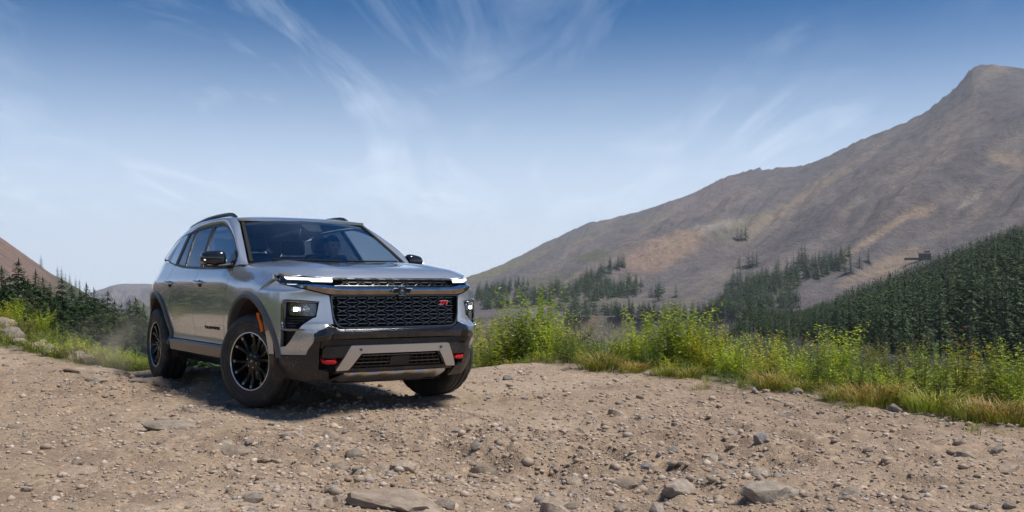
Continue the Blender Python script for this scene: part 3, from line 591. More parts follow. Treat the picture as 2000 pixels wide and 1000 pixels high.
# ---- wooded spur on the right: the nearest trees singly, the rest as one mass
PR = []; g = np.random.default_rng(33)
k = 0
while k < 3000:
    px = g.uniform(1360, 2230); r = math.sqrt(g.uniform(105**2, 440**2)); x, y = at_px(px, r); 
    z = hz(x, y); lim = np.interp(px, [1360, 1450, 1600, 2000], [330, 400, 440, 440])
    if r > lim: continue
    top = CAM_H+(550-np.interp(px, [1360, 1480, 1600, 1700, 1800, 1900, 2000, 2230], [645, 634, 586, 540, 503, 463, 428, 370]))/F_PX*y
    PR.append((x, y, z-.2, max(2.6, min(g.uniform(5.0, 13.0), (top-z)*g.uniform(.72, 1.0))), r)); k += 1
k = 0
while k < 420:
    px = g.uniform(1340, 2150); r = g.uniform(95, 180); x, y = at_px(px, r); z = hz(x, y); top = CAM_H+(550-g.uniform(615, 665))/F_PX*y; PR.append((x, y, z-.2, max(2.6, top-z), r)); k += 1
PR.sort(key=lambda p: p[4])
view = [p for p in PR if abs(math.atan2(p[0], p[1])) < R(27.4)]
near_ = view[:240]; rest = [p[:4] for p in PR if p not in near_]
for i, p in enumerate(near_): tree(MID[i % 5], *p[:4], 'dark green spruce in the foremost rows of the wooded spur on the right', 'front spruces of the right-hand wood')
forest('forest', rest, 'dense spruce forest covering the spur on the right')
# ---- belts and lone trees on the mountain
belts = [((1380, 632), (1450, 590), 22, 110), ((1420, 612), (1560, 590), 16, 110), ((1400, 600), (1500, 560), 22, 90), ((1450, 575), (1560, 545), 20, 90), ((1500, 560), (1650, 520), 14, 60), ((1560, 530), (1660, 505), 8, 28), ((1075, 575), (1250, 562), 12, 110), ((1095, 588), (1240, 575), 9, 70), ((1150, 548), (1220, 520), 4, 34), ((925, 585), (1030, 560), 12, 90), ((1000, 590), (1080, 580), 8, 40), ((1130, 560), (1180, 545), 7, 24), ((1090, 605), (1170, 600), 5, 22), ((1280, 578), (1306, 572), 5, 9), ((930, 600), (1090, 592), 8, 60), ((1100, 622), (1240, 612), 8, 40), ((1200, 640), (1390, 630), 14, 70)]
PB = []
for (x0, y0), (x1, y1), sp, n_ in belts:
    for _ in range(n_):
        t = g.random(); px = x0+(x1-x0)*t+g.uniform(-9, 9); py = y0+(y1-y0)*t+g.uniform(-sp, sp)*.8; q = hit(px, py, 470 if py < 606 else 150)
        if q: PB.append((*q, g.uniform(7, 12)*(np.hypot(q[0], q[1])/700)**.45))
forest('forest', PB, 'belts of dark spruce along the foot of the mountain')
LONE = [(1440, 466, 3), (1448, 466, 3), (1456, 464, 3), (1566, 507, 4), (1572, 507, 4), (1560, 509, 3), (1444, 518, 2), (1462, 520, 3), (1470, 517, 3), (1478, 516, 3), (1432, 552, 3), (1440, 550, 3), (1446, 551, 3), (1520, 534, 4), (1537, 535, 4), (1550, 527, 3), (1580, 536, 4), (1592, 532, 4), (1605, 533, 3), (1616, 522, 4), (1624, 520, 4), (1632, 522, 4), (1642, 517, 4), (1650, 532, 3), (1661, 530, 4), (1679, 518, 3), (1696, 508, 2), (1286, 582, 3), (1320, 575, 2)]
for i, (px, py, s) in enumerate(LONE):
    q = hit(px, py+6, 470)
    if q: tree(MID[i % 5], q[0], q[1], q[2]-.8, (6+2.2*s)*(np.hypot(q[0], q[1])/650)**.5, 'one of three spruces huddled high on the open mountainside' if i < 3 else 'one of three spruces huddled on the scree above the wooded gully' if i < 6 else 'scattered lone spruce on the scree beside the wooded gully', ('three spruces high on the mountain', 'three spruces above the gully')[i//3] if i < 6 else 'lone spruces on the mountain', fat=1.5)
# ---- grass, herbs and shrubs on the verges
def herb(seed, h, stems, spread, leaf, lw, tone, arch=.35, tipc=None, bare=.15):
    """upright leafy stems fanning out of one root"""
    rg = random.Random(seed); L_ = Leaves()
    for s_ in range(stems):
        a = rg.uniform(0, 6.283); r0 = spread*.35*math.sqrt(rg.random()); hh = h*rg.uniform(.55, 1.05); ln = rg.uniform(.1, 1)*arch*hh
        p0 = Vector((math.cos(a)*r0, math.sin(a)*r0, 0)); pts = []
        a2 = a+rg.uniform(-.5, .5)
        for i in range(7):
            t = i/6; pts.append(p0+Vector((math.cos(a2)*ln*t**1.7, math.sin(a2)*ln*t**1.7, hh*t*(1-.10*t))))
        sc_ = tuple(c*.8 for c in tone)
        for i in range(6):
            d = Vector((-math.sin(a2), math.cos(a2), 0))*.0035*(1-i/8); L_.quad(pts[i]-d, pts[i]+d, pts[i+1]+d*.8, pts[i+1]-d*.8, sc_)
        nl = int(hh/leaf*2.6)
        for i in range(nl):
            t = bare+(1-bare)*(i+rg.random())/nl; k = min(5, int(t*6)); f = t*6-k; p = pts[k].lerp(pts[k+1], f)
            b = rg.uniform(0, 6.283); l = leaf*rg.uniform(.6, 1.2)*(1.1-.5*t); up = rg.uniform(-.15, .75)
            d = Vector((math.cos(b), math.sin(b), up)).normalized(); w_ = Vector((-math.sin(b), math.cos(b), rg.uniform(-.35, .35)))*l*lw; m_ = p+d*l*.5+Vector((0, 0, .06*l)); e = p+d*l+Vector((0, 0, -.15*l))
            v = rg.uniform(.7, 1.3); c = (tone[0]*v*rg.uniform(.85, 1.2), tone[1]*v, tone[2]*v)
            if tipc and t > .82 and rg.random() < .7: c = tuple(q*rg.uniform(.7, 1.2) for q in tipc)
            L_.quad(p, m_-w_, e, m_+w_, c)
    return L_
def tuft(seed, h, n_, spread, tone, tip):
    rg = random.Random(seed); L_ = Leaves()
    for i in range(n_):
        a = rg.uniform(0, 6.283); r0 = spread*math.sqrt(rg.random()); p = Vector((math.cos(a)*r0, math.sin(a)*r0, -.01)); hh = h*rg.uniform(.5, 1.1); a2 = a+rg.uniform(-.9, .9); ln = hh*rg.uniform(.15, .75)
        w_ = Vector((-math.sin(a2), math.cos(a2), 0))*rg.uniform(.002, .0042); m_ = p+Vector((math.cos(a2)*ln*.35, math.sin(a2)*ln*.35, hh*.62)); e = p+Vector((math.cos(a2)*ln, math.sin(a2)*ln, hh*rg.uniform(.75, 1)))
        v = rg.uniform(.75, 1.25); c = tuple(q*v for q in tone); c2 = tuple(q*v for q in tip)
        L_.quad(p-w_, p+w_, m_+w_*.8, m_-w_*.8, c); L_.tri(m_-w_*.8, m_+w_*.8, e, c2)
    return L_
G1 = (.36, .43, .030); G2 = (.25, .34, .032); G3 = (.47, .46, .04); G4 = (.14, .20, .036); DRY = (.33, .235, .095)
SHR = [herb(501, .95, 46, .55, .085, .20, G1), herb(502, .85, 40, .60, .075, .22, G3), herb(503, .90, 42, .5, .09, .17, G2), herb(504, .75, 44, .65, .07, .24, G1, .5), herb(505, .70, 36, .5, .06, .26, G4, .45), herb(506, .8, 40, .6, .08, .18, (.17, .20, .025), .4, (.33, .19, .05))]
SHM = []
for L_ in SHR: me = L_.mesh('foliage'); me.materials.append(LEAF); SHM.append(me)
FIRE = [herb(520+i, .75, 9, .18, .075, .13, (.13, .17, .035), .18, (.26, .13, .06)) for i in range(2)]
SPIKE = herb(530, .60, 10, .2, .05, .12, (.19, .25, .03), .12)
TUF = [tuft(540+i, .26, 260, .12, tn, tp_) for i, (tn, tp_) in enumerate((((.22, .25, .03), (.38, .30, .06)), ((.26, .25, .035), (.42, .25, .07)), ((.22, .27, .03), (.34, .32, .05))))]
FIM = []
for L_ in FIRE+[SPIKE]: me = L_.mesh('foliage'); me.materials.append(LEAF); FIM.append(me)
TUM = []
for L_ in TUF: me = L_.mesh('tuft'); me.materials.append(GRASS); TUM.append(me)
def plant(name, me, x, y, s, label, cat, group, sq=1.0, tilt=.06):
    o = bpy.data.objects.new(name, me); COL.objects.link(o); o.location = (x, y, gz(x, y)-.02); o.scale = (s, s, s*sq); o.rotation_euler = (rg.uniform(-tilt, tilt), rg.uniform(-tilt, tilt), rg.uniform(0, 6.28)); tag(o, label, cat, group); return o
def gpx(px, y_, z=0.0):
    # a spot on the ground plane at picture column px and depth y_
    return (px-1000)/F_PX*y_, y_
# shrubs along the right-hand verge: (column, depth, scale, kind)
SH = [(938, 14.9, 1.05, 0, 'bright green willow shrub right beside the car'), (975, 15.4, 1.12, 1, 'second willow shrub from the car along the right verge'), (1012, 15.2, 1.12, 0, 'tall yellow-green willow shrub, third from the car'), (1048, 15.0, 1.20, 2, 'tallest willow shrub of the group beside the car'), (1085, 14.2, .85, 3, 'low bushy shrub at the right end of the group beside the car'), (1130, 14.4, .75, 5, 'russet-tipped shrub in the gap between the two green groups'), (1180, 13.6, .80, 4, 'dark leafy shrub before the valley, left of the middle group'), (1225, 13.2, .92, 3, 'bushy green shrub at the left end of the middle group'), (1265, 13.0, 1.05, 0, 'tall willow shrub on the left of the middle group'), (1305, 12.6, 1.10, 2, 'leafy willow shrub in the centre of the middle group'), (1345, 12.3, 1.12, 0, 'tallest willow shrub of the middle group'), (1380, 11.9, .92, 1, 'yellow-green shrub at the right end of the middle group'), (1110, 12.9, .55, 4, 'dark low shrub by the track edge, left of the first grass tuft'), (1270, 12.0, .60, 4, 'dark low shrub below the middle group'), (1430, 11.6, .62, 3, 'low green shrub right of the middle group'), (1495, 11.2, .60, 1, 'low yellow-green shrub before the dark forest, first right of the middle group'), (1560, 10.6, .58, 3, 'low leafy shrub before the dark forest, second right of the middle group'), (1640, 10.2, .62, 0, 'low willow shrub left of the tall pale spire plant'), (1735, 9.8, .60, 5, 'russet-tipped shrub right of the tall pale spire plant'), (1820, 9.4, .62, 3, 'low leafy shrub under the dry grass heads on the right'), (1900, 9.0, .60, 1, 'low yellow-green shrub second from the right edge'), (1975, 8.7, .62, 0, 'low willow shrub at the right edge of the picture')]
for px, d, s, kx, lab in SH:
    x, y = gpx(px, d); plant('willow_shrub', SHM[kx], x, y, s*(1.3 if px < 1150 else .95 if px < 1400 else 1.3), lab, 'shrub', 'shrubs along the right verge')
FW = [(1600, 9.9, .95, 0, 'russet seed-headed herb, first of the tall stalks before the forest'), (1588, 10.1, .8, 1, 'smaller russet herb left of the first tall stalk'), (1682, 9.3, 1.05, 2, 'tall pale green spire plant standing out against the forest'), (1450, 10.8, .9, 2, 'pale green spire plant right of the middle shrubs'), (1620, 9.6, .8, 2, 'small pale spire plant left of the tall one'), (1800, 9.0, 1.0, 0, 'tall russet stalks before the light clearing'), (1840, 8.9, 1.0, 2, 'pale spire plant right of the russet stalks'), (1880, 8.8, 1.1, 1, 'russet stalks left of the dry grass heads'), (1930, 8.6, .9, 0, 'russet stalks second from the right edge'), (1985, 8.3, .9, 2, 'pale spire plant at the right edge')]
for px, d, s, kx, lab in FW:
    x, y = gpx(px, d); plant('fireweed_plant', FIM[kx], x, y, s, lab, 'plant', 'tall herbs along the right verge')
TF = [(1170, 11.95, 1.25, 'yellow-green grass tuft at the track edge, nearest the car'), (1235, 11.75, .8, 'small grass tuft second along the track edge from the car'), (1300, 11.2, .75, 'small grass tuft third along the track edge from the car'), (1345, 11.0, .8, 'small grass tuft below the middle shrubs'), (1510, 9.75, .95, 'rounded grass tuft at the track edge, right of the middle shrubs'), (1560, 9.5, .7, 'thin grass tuft between two rounded tufts'), (1640, 9.0, .8, 'loose grass tuft left of the widest tuft'), (1705, 8.55, 1.2, 'widest yellow-green grass tuft at the track edge on the right'), (1820, 8.2, 1.2, 'dense grass tuft with rusty tips right of the widest one'), (1905, 7.75, 1.0, 'grass tuft second from the right edge at the track edge'), (1960, 7.45, 1.05, 'grass tuft at the right edge beside the track')]
for i, (px, d, s, lab) in enumerate(TF):
    x, y = gpx(px, d); plant('grass_tuft', TUM[i % 3], x, y, s*1.5, lab, 'grass', 'grass tufts at the edge of the track', .58)
LSH = [(30, 15.6, .62, 0, 'leafy green shrub on the left bank near the picture edge'), (75, 15.2, .60, 3, 'bushy shrub in the middle of the left bank'), (118, 14.6, .50, 4, 'dark green shrub on the left bank beside the pale rock'), (8, 15.0, .5, 1, 'yellow-green shrub on the left bank cut by the picture edge'), (150, 14.0, .40, 3, 'small shrub low on the left bank'), (50, 14.6, .45, 5, 'russet-tipped shrub on the front of the left bank')]
for px, d, s, kx, lab in LSH:
    x, y = gpx(px, d); plant('willow_shrub', SHM[kx], x, y, s, lab, 'shrub', 'shrubs on the left bank')
LFW = [(132, 13.6, .62, 2, 'upright spire plant in the middle of the left bank'), (148, 13.2, .62, 2, 'yellow spire plant beside the flat rock on the left bank'), (60, 15.4, .85, 0, 'russet fireweed behind the left bank shrubs'), (84, 15.6, .8, 1, 'russet fireweed on top of the left bank'), (105, 15.2, .7, 0, 'russet fireweed at the right of the left bank top')]
for px, d, s, kx, lab in LFW:
    x, y = gpx(px, d); plant('fireweed_plant', FIM[kx], x, y, s, lab, 'plant', 'herbs on the left bank')
# boulders on the left bank
BL = [(12, 14.7, .19, 'grey boulder at the left edge, upper of two'), (16, 14.1, .19, 'grey boulder at the left edge, lower of two'), (38, 13.9, .10, 'small pale boulder right of the two grey ones'), (78, 13.7, .14, 'grey rock half hidden in the plants of the left bank'), (98, 13.3, .16, 'pale flat rock at the foot of the left bank'), (155, 13.2, .12, 'small pinkish stone among the grass of the left bank'), (172, 13.0, .13, 'pale stone at the right end of the left bank')]
for i, (px, d, s, lab) in enumerate(BL):
    x, y = gpx(px, d); me = stone_mesh('boulder', 400+i, .75, 3, .25); me.materials.append(RM[1 if i % 3 else 0]); o = drop('boulder', me, x, y, s, .22); tag(o, lab, 'boulder', 'boulders on the left bank')
# stones along the right-hand edge of the track
ES = [(1555, 9.35, .07, 'pale stone at the track edge, left of the widest tuft'), (1748, 8.2, .08, 'light stone between the two largest grass tufts'), (1350, 12.2, .10, 'pale stone among the grass below the middle shrubs'), (1262, 11.4, .06, 'small stone at the edge of the track by the third tuft'), (1110, 15.2, .16, 'pale rock behind the shrubs nearest the car')]
for i, (px, d, s, lab) in enumerate(ES):
    x, y = gpx(px, d); drop('rock', SV[i][i % 2], x, y, s, .3); o = COL.objects[-1]; tag(o, lab, 'rock', 'stones at the edge of the track')
# ground cover: short grass and low leaves, nobody could count it
def cover(name, n, place, mats, lab, kinds):
    V = []; Fc = []; C = []; m = 0; g = np.random.default_rng(n)
    X, Y, S = place(g, n); Z = ground_z(X, Y)
    for x, y, z, s in zip(X, Y, Z, S):
        v, f, c = kinds[g.integers(len(kinds))]; a = g.uniform(0, 6.28); ca, sa = math.cos(a), math.sin(a)
        V.append(np.stack([(v[:, 0]*ca-v[:, 1]*sa)*s+x, (v[:, 0]*sa+v[:, 1]*ca)*s+y, v[:, 2]*s+z-.01], -1)); Fc.append(f+m); C.append(c*g.uniform(.7, 1.25)); m += len(v)
    me = tri_mesh(name, np.concatenate(V), np.concatenate(Fc)); set_col(me, np.concatenate(C)); o = link(name, me, mats); tag(o, lab, name.replace('_', ' '), kind='stuff')
def arr(L_): return np.array([tuple(v) for v in L_.V]), np.array(L_.F), np.array(L_.C)
KG = [arr(tuft(600+i, .24, 26, .10, tn, tp_)) for i, (tn, tp_) in enumerate((((.20, .25, .03), (.28, .29, .05)), ((.22, .25, .03), (.36, .29, .08)), ((.14, .21, .03), (.20, .27, .04)), ((.25, .22, .05), (.40, .30, .12))))]
KL = [arr(herb(620+i, .34, 7, .22, .05, .26, tn, .5)) for i, tn in enumerate((G1, G2, G3, G4, (.14, .19, .05)))]
KL2 = [arr(herb(660+i, .34, 8, .42, .06, .30, tn, .7)) for i, tn in enumerate(((.12, .17, .035), (.16, .19, .04), (.09, .13, .03), (.20, .17, .06)))]
KD = [arr(tuft(640+i, .62, 9, .07, (.26, .22, .08), (.42, .33, .16))) for i in range(2)]
def right_band(lo, hi, smin, smax):
    def f(g, n):
        y = 5.5+(18-5.5)*g.random(n)**1.0; e = lo+(hi-lo)*g.random(n)**1.25; e = np.where(e < 1.2, e+.42*vn(y*1.7, e*.8, 78), e); x = ni(EDGE, y)+e/.83; s = g.uniform(smin, smax, n)*(.45+.55*nst(0, .9, e))*(.85+.55*vn(x*.9, y*.9, 77))*(.62+.38*nst(8.5, 12, y)); ok = (np.abs(x/y) < .75); return x[ok], y[ok], s[ok]
    return f
cover('grass', 2600, right_band(-.1, 6.0, .5, 1.25), GRASS, 'short grass along the right verge', KG)
cover('undergrowth', 1900, right_band(.35, 8.0, .8, 1.9), LEAF, 'low leafy undergrowth along the right verge', KL)
def beyond(g, n):
    # scrub on the falling ground behind the verge
    r = 15*(75/15)**g.random(n); px = g.uniform(900, 2250, n); a = np.arctan((px-1000)/F_PX); x = r*np.sin(a); y = r*np.cos(a); ok = edge_d(x, y) > 5; return x[ok], y[ok], (g.uniform(1.0, 2.0, n)*(.7+r/40))[ok]
cover('undergrowth', 620, beyond, LEAF, 'low scrub on the falling ground behind the right verge', KL2)
cover('dry_grass', 420, right_band(.5, 4.5, .6, 1.15), GRASS, 'tall dry grass heads standing along the right verge', KD)
def left_band(g, n):
    x = g.uniform(-13.5, -4.6, n); y = ni(LEFT, x)+g.random(n)**1.2*3.6*np.clip((-x-4.2)/2.5, .25, 1)+.02; s = g.uniform(.5, 1.1, n); return x, y, s
def thicket(g, n):
    # tall willow scrub beside the track, left of what the camera sees
    y = g.uniform(1.5, 15, n); x = -.56*y-2.2-g.random(n)**1.3*7; return x, y, g.uniform(3.0, 4.8, n)
cover('undergrowth', 260, thicket, LEAF, 'tall willow scrub beside the track beyond the left edge of the picture', KL)
cover('grass', 1100, left_band, GRASS, 'grass growing over the left bank', KG)
cover('undergrowth', 420, left_band, LEAF, 'low leafy undergrowth on the left bank', KL)
# ---- ruined mine building on the mountain
q = hit(1806, 509, 470)
if q:
    k = math.hypot(q[0], q[1])/F_PX; B = empty('mine_building', (q[0], q[1], q[2]), (0, 0, R(-18))); tag(B, 'small weathered brown mine building high above the right-hand forest', 'building')
    wood = mat('weathered boards', (.075, .052, .042), .9); roofm = mat('rusty roof', (.12, .075, .06), .8)
    MB().box((0, 0, 4.2*k), (20*k, 12*k, 13*k)).build('wall', wood, B); MB().box((-22*k, 0, 1*k), (24*k, 8*k, 4*k)).build('ramp', wood, B); MB().box((4*k, 0, 12.5*k), (9*k, 8*k, 6*k)).build('tower', wood, B)
    mb = MB(); mb.add([(-11*k, -7*k, 10.7*k), (11*k, -7*k, 10.7*k), (11*k, 7*k, 10.7*k), (-11*k, 7*k, 10.7*k), (-11*k, 0, 14*k), (11*k, 0, 14*k)], [(0, 1, 5, 4), (2, 3, 4, 5), (0, 4, 3), (1, 2, 5), (3, 2, 1, 0)]); mb.build('roof', roofm, B, None)
    for xx in (-6, 0, 6): MB().box((xx*k, -6.1*k, 5*k), (2.4*k, .6*k, 3.2*k)).build('window', M_VOID if 'M_VOID' in globals() else mat('dark opening', (.01, .01, .01), .9), B)
# ---- the air: blue haze over the far slopes
hzb = MB(); hzb.box((0, 0, 0), (1, 1, 1)); HZ = hzb.build('haze', None, None, None); zlo, zhi = float(GZ.min())-1, float(GZ.max())+12
HZ.scale = (8600, 8600, zhi-zlo); HZ.location = (0, 0, (zhi+zlo)/2)
hm = bpy.data.materials.new('haze'); hm.use_nodes = True; hm.node_tree.nodes.clear(); pv = hm.node_tree.nodes.new('ShaderNodeVolumePrincipled'); pv.inputs['Color'].default_value = (.80, .88, 1, 1); pv.inputs['Density'].default_value = .00017; pv.inputs['Anisotropy'].default_value = .2
ho_ = hm.node_tree.nodes.new('ShaderNodeOutputMaterial'); hm.node_tree.links.new(pv.outputs[0], ho_.inputs['Volume']); HZ.data.materials.append(hm); tag(HZ, 'thin blue haze hanging in the mountain air', 'haze', kind='stuff')
# ================================================================== SUV
M = {}
def _paint():
    m = mat('silver metallic paint', (.54, .58, .64), .20, .64, Coat_Weight=1.0, Coat_Roughness=.02)
    t, b, n = nodes(m)
    tcn = n('ShaderNodeTexCoord'); sp = n('ShaderNodeSeparateXYZ', {0: tcn.outputs['Object']})
    nz = n('ShaderNodeTexNoise', {'Vector': tcn.outputs['Object'], 'Scale': 9, 'Detail': 8, 'Roughness': .7})
    # road dust thrown up on the lowest part of the doors
    h = n('ShaderNodeMapRange', {0: sp.outputs['Z'], 1: .95, 2: .42, 3: 0, 4: .55}); h.clamp = True
    d = n('ShaderNodeMath', {0: h.outputs[0], 1: nz.outputs[0]}, operation='MULTIPLY')
    mx = n('ShaderNodeMixRGB', {0: d.outputs[0], 1: (.54, .58, .64, 1), 2: (.30, .25, .20, 1)}); t.links.new(mx.outputs[0], b.inputs['Base Color'])
    r = n('ShaderNodeMapRange', {0: d.outputs[0], 1: 0, 2: .4, 3: .19, 4: .42}); t.links.new(r.outputs[0], b.inputs['Roughness'])
    cr = n('ShaderNodeMapRange', {0: d.outputs[0], 1: .1, 2: .4, 3: .012, 4: .08}); t.links.new(cr.outputs[0], b.inputs['Coat Roughness'])
    return m
def _clad():
    m = mat('black textured plastic', (.022, .022, .024), .42)
    t, b, n = nodes(m)
    tcn = n('ShaderNodeTexCoord')
    vo = n('ShaderNodeTexNoise', {'Vector': tcn.outputs['Object'], 'Scale': 120, 'Detail': 3, 'Roughness': .7})
    lg = n('ShaderNodeTexNoise', {'Vector': tcn.outputs['Object'], 'Scale': 5, 'Detail': 3})
    sp = n('ShaderNodeSeparateXYZ', {0: tcn.outputs['Object']})
    h = n('ShaderNodeMapRange', {0: sp.outputs['Z'], 1: .62, 2: .30, 3: -.02, 4: .05})
    a = n('ShaderNodeMath', {0: vo.outputs[0], 1: h.outputs[0]}, operation='ADD')
    a2 = n('ShaderNodeMath', {0: lg.outputs[0], 1: .28}, operation='MULTIPLY')
    a3 = n('ShaderNodeMath', {0: a.outputs[0], 1: a2.outputs[0]}, operation='ADD')
    c = ramp(n, a3.outputs[0], [(0, (.018, .018, .02)), (.76, (.022, .022, .024)), (.83, (.20, .17, .14)), (1, (.34, .29, .24))])
    t.links.new(c, b.inputs['Base Color'])
    bp = n('ShaderNodeBump', {'Strength': .25, 'Distance': .002, 'Height': vo.outputs[0]}); t.links.new(bp.outputs[0], b.inputs['Normal'])
    return m
def _glass(name, tint, refl=1.0):
    m = bpy.data.materials.new(name); m.use_nodes = True; t = m.node_tree; t.nodes.clear()
    def n(ty): return t.nodes.new(ty)
    lw = n('ShaderNodeLayerWeight'); lw.inputs[0].default_value = .5; fr = n('ShaderNodeMath'); fr.operation = 'POWER'; fr.inputs[1].default_value = 4.2; t.links.new(lw.outputs['Facing'], fr.inputs[0])
    ml = n('ShaderNodeMath'); ml.operation = 'MULTIPLY_ADD'; ml.inputs[1].default_value = refl; ml.inputs[2].default_value = .055; ml.use_clamp = True
    tr = n('ShaderNodeBsdfTransparent'); tr.inputs[0].default_value = (*tint, 1)
    gl = n('ShaderNodeBsdfGlossy'); gl.inputs['Roughness'].default_value = .01; gl.inputs['Color'].default_value = (.9, .94, 1, 1)
    mx = n('ShaderNodeMixShader'); o = n('ShaderNodeOutputMaterial')
    t.links.new(fr.outputs[0], ml.inputs[0]); t.links.new(ml.outputs[0], mx.inputs[0]); t.links.new(tr.outputs[0], mx.inputs[1]); t.links.new(gl.outputs[0], mx.inputs[2]); t.links.new(mx.outputs[0], o.inputs[0])
    return m
def _tyre():
    m = mat('tyre rubber', (.02, .02, .021), .62)
    t, b, n = nodes(m); tcn = n('ShaderNodeTexCoord')
    nz = n('ShaderNodeTexNoise', {'Vector': tcn.outputs['Object'], 'Scale': 7, 'Detail': 8, 'Roughness': .7})
    c = ramp(n, nz.outputs[0], [(.3, (.016, .016, .017)), (.52, (.034, .032, .030)), (.72, (.11, .09, .07))]); t.links.new(c, b.inputs['Base Color'])
    return m
M['paint'] = _paint(); M['clad'] = _clad(); M['tyre'] = _tyre()
M['gloss'] = mat('gloss black', (.012, .012, .014), .12, Coat_Weight=.6, Coat_Roughness=.02)
M['chrome'] = mat('chrome', (.78, .78, .80), .05, 1.0)
M['dkchrome'] = mat('dark chrome', (.32, .30, .28), .10, 1.0)  # lamp bezel finish; on the cross bar its dark tone paints in mirrored ground
M['grille'] = mat('grille black', (.035, .035, .038), .2, .3)
M['grille_hi'] = mat('grille gunmetal', (.125, .125, .13), .25, .9)
M['satin'] = mat('satin black trim', (.010, .010, .011), .42)
M['void'] = mat('matte black', (.008, .008, .008), .9)
M['screen'] = _glass('windscreen glass', (.86, .90, .92), 1.0)
M['clear'] = _glass('front door glass', (.74, .78, .80), 1.0)
M['tint'] = _glass('privacy glass', (.34, .36, .38), 1.0)
M['lens'] = _glass('lamp lens', (.85, .86, .88), 1.0)
M['silver'] = mat('silver bumper trim', (.62, .63, .65), .30, .8, Coat_Weight=.4)
M['skid'] = mat('brushed skid metal', (.56, .52, .47), .28, .9)
M['red'] = mat('red tow hook paint', (.62, .015, .02), .3)
M['orange'] = mat('amber marker lens', (.85, .13, .01), .18)
M['tail'] = mat('red tail lens', (.28, .01, .012), .12)
M['rim'] = mat('gloss black alloy', (.014, .014, .016), .16, .3)
M['machined'] = mat('machined alloy', (.62, .62, .63), .24, 1.0)
M['inter'] = mat('charcoal interior', (.028, .028, .030), .7)
M['seat'] = mat('black leather', (.02, .02, .021), .45)
M['liner'] = mat('dusty wheel liner', (.06, .045, .034), .9)
M['brake'] = mat('brake steel', (.3, .3, .31), .35, 1.0)
M['flare'] = mat('grey arch plastic', (.085, .09, .096), .34)
M['facet'] = mat('dark machined alloy', (.30, .30, .31), .3, 1.0)
M['rail'] = mat('roof rail dark satin', (.05, .05, .055), .3, .6)
def _emit(name, col, st):
    m = mat(name, col, .3); b = m.node_tree.nodes['Principled BSDF']; b.inputs['Emission Color'].default_value = (*col, 1); b.inputs['Emission Strength'].default_value = st
    return m
M['drl'] = _emit('daytime light', (.93, .97, 1), .95)
M['beam'] = _emit('low beam', (1, 1, 1), 9)
CAR = empty('sport_utility_vehicle', (-1.463, 8.947, .0), (R(-.25), R(-.37), R(-56.22)))
tag(CAR, 'silver grey three-row off-road family car driving towards the camera on the dirt track', 'car')
def fix_out(v, f, out):
    # orient the faces so that their mean normal points along out
    s = Vector((0, 0, 0))
    for q in f:
        a, b, c = Vector(v[q[0]]), Vector(v[q[1]]), Vector(v[q[2]])
        s += (b-a).cross(c-a)
        if len(q) == 4: s += (c-a).cross(Vector(v[q[3]])-a)
    return [tuple(reversed(q)) for q in f] if s.dot(Vector(out)) < 0 else f
def shell(v, f, thick):
    # give an oriented sheet a thickness inwards
    v = [Vector(p) for p in v]; nv = len(v); nr = [Vector((0, 0, 0)) for _ in v]; ed = {}
    for q in f:
        nn = Vector((0, 0, 0))
        for i in range(1, len(q)-1): nn += (v[q[i]]-v[q[0]]).cross(v[q[i+1]]-v[q[0]])
        for i in q: nr[i] += nn
        for i in range(len(q)):
            a, b = q[i], q[(i+1) % len(q)]
            if (b, a) in ed: del ed[(b, a)]
            else: ed[(a, b)] = 1
    w = [p-(n_.normalized() if n_.length > 0 else n_)*thick for p, n_ in zip(v, nr)]
    F = list(f)+[tuple(reversed([i+nv for i in q])) for q in f]+[(b, a, a+nv, b+nv) for a, b in ed]
    return v+w, F
def panel(name, outlines, fn, du, dv, material, parent, out, thick=.022, sharp=32):
    """outline polygons in a surface's own (u, v), cut on a fine grid and laid onto the surface"""
    if not isinstance(outlines[0][0], (tuple, list)): outlines = [outlines]
    bm = bmesh.new()
    for ol in outlines: bm.faces.new([bm.verts.new((p[0], p[1], 0)) for p in ol])
    if len(outlines) > 1: bmesh.ops.remove_doubles(bm, verts=bm.verts[:], dist=1e-5)
    us = [w.co.x for w in bm.verts]; vv = [w.co.y for w in bm.verts]
    def cuts(lo, hi, d):
        k = max(1, round((hi-lo)/d)); return [lo+(hi-lo)*i/k for i in range(1, k)]
    for c in cuts(min(us), max(us), du): bmesh.ops.bisect_plane(bm, geom=bm.verts[:]+bm.edges[:]+bm.faces[:], dist=1e-6, plane_co=(c, 0, 0), plane_no=(1, 0, 0))
    for c in cuts(min(vv), max(vv), dv): bmesh.ops.bisect_plane(bm, geom=bm.verts[:]+bm.edges[:]+bm.faces[:], dist=1e-6, plane_co=(0, c, 0), plane_no=(0, 1, 0))
    bmesh.ops.remove_doubles(bm, verts=bm.verts[:], dist=1e-6)
    big = [q for q in bm.faces if len(q.verts) > 4]
    if big: bmesh.ops.triangulate(bm, faces=big)
    bm.verts.index_update()
    v = [fn(w.co.x, w.co.y) for w in bm.verts]; f = [tuple(q.index for q in g.verts) for g in bm.faces]; bm.free()
    f = fix_out(v, f, out)
    if thick: v, f = shell(v, f, thick)
    return link(name, mesh(name, v, f, sharp), material, parent)
def loft(name, rows, material, parent, out, thick=.012, sharp=32):
    n = len(rows[0]); v = [p for r in rows for p in r]; f = []
    for i in range(len(rows)-1):
        for k in range(n-1): f.append((i*n+k, i*n+k+1, (i+1)*n+k+1, (i+1)*n+k))
    f = fix_out(v, f, out)
    if thick: v, f = shell(v, f, thick)
    return link(name, mesh(name, v, f, sharp), material, parent)
def dense(pts, k):
    # smooth curve through the points, k pieces per span
    m = len(pts[0]); fs = [pch([(i, p[j]) for i, p in enumerate(pts)]) for j in range(m)]
    return [tuple(f(i/k) for f in fs) for i in range((len(pts)-1)*k+1)]
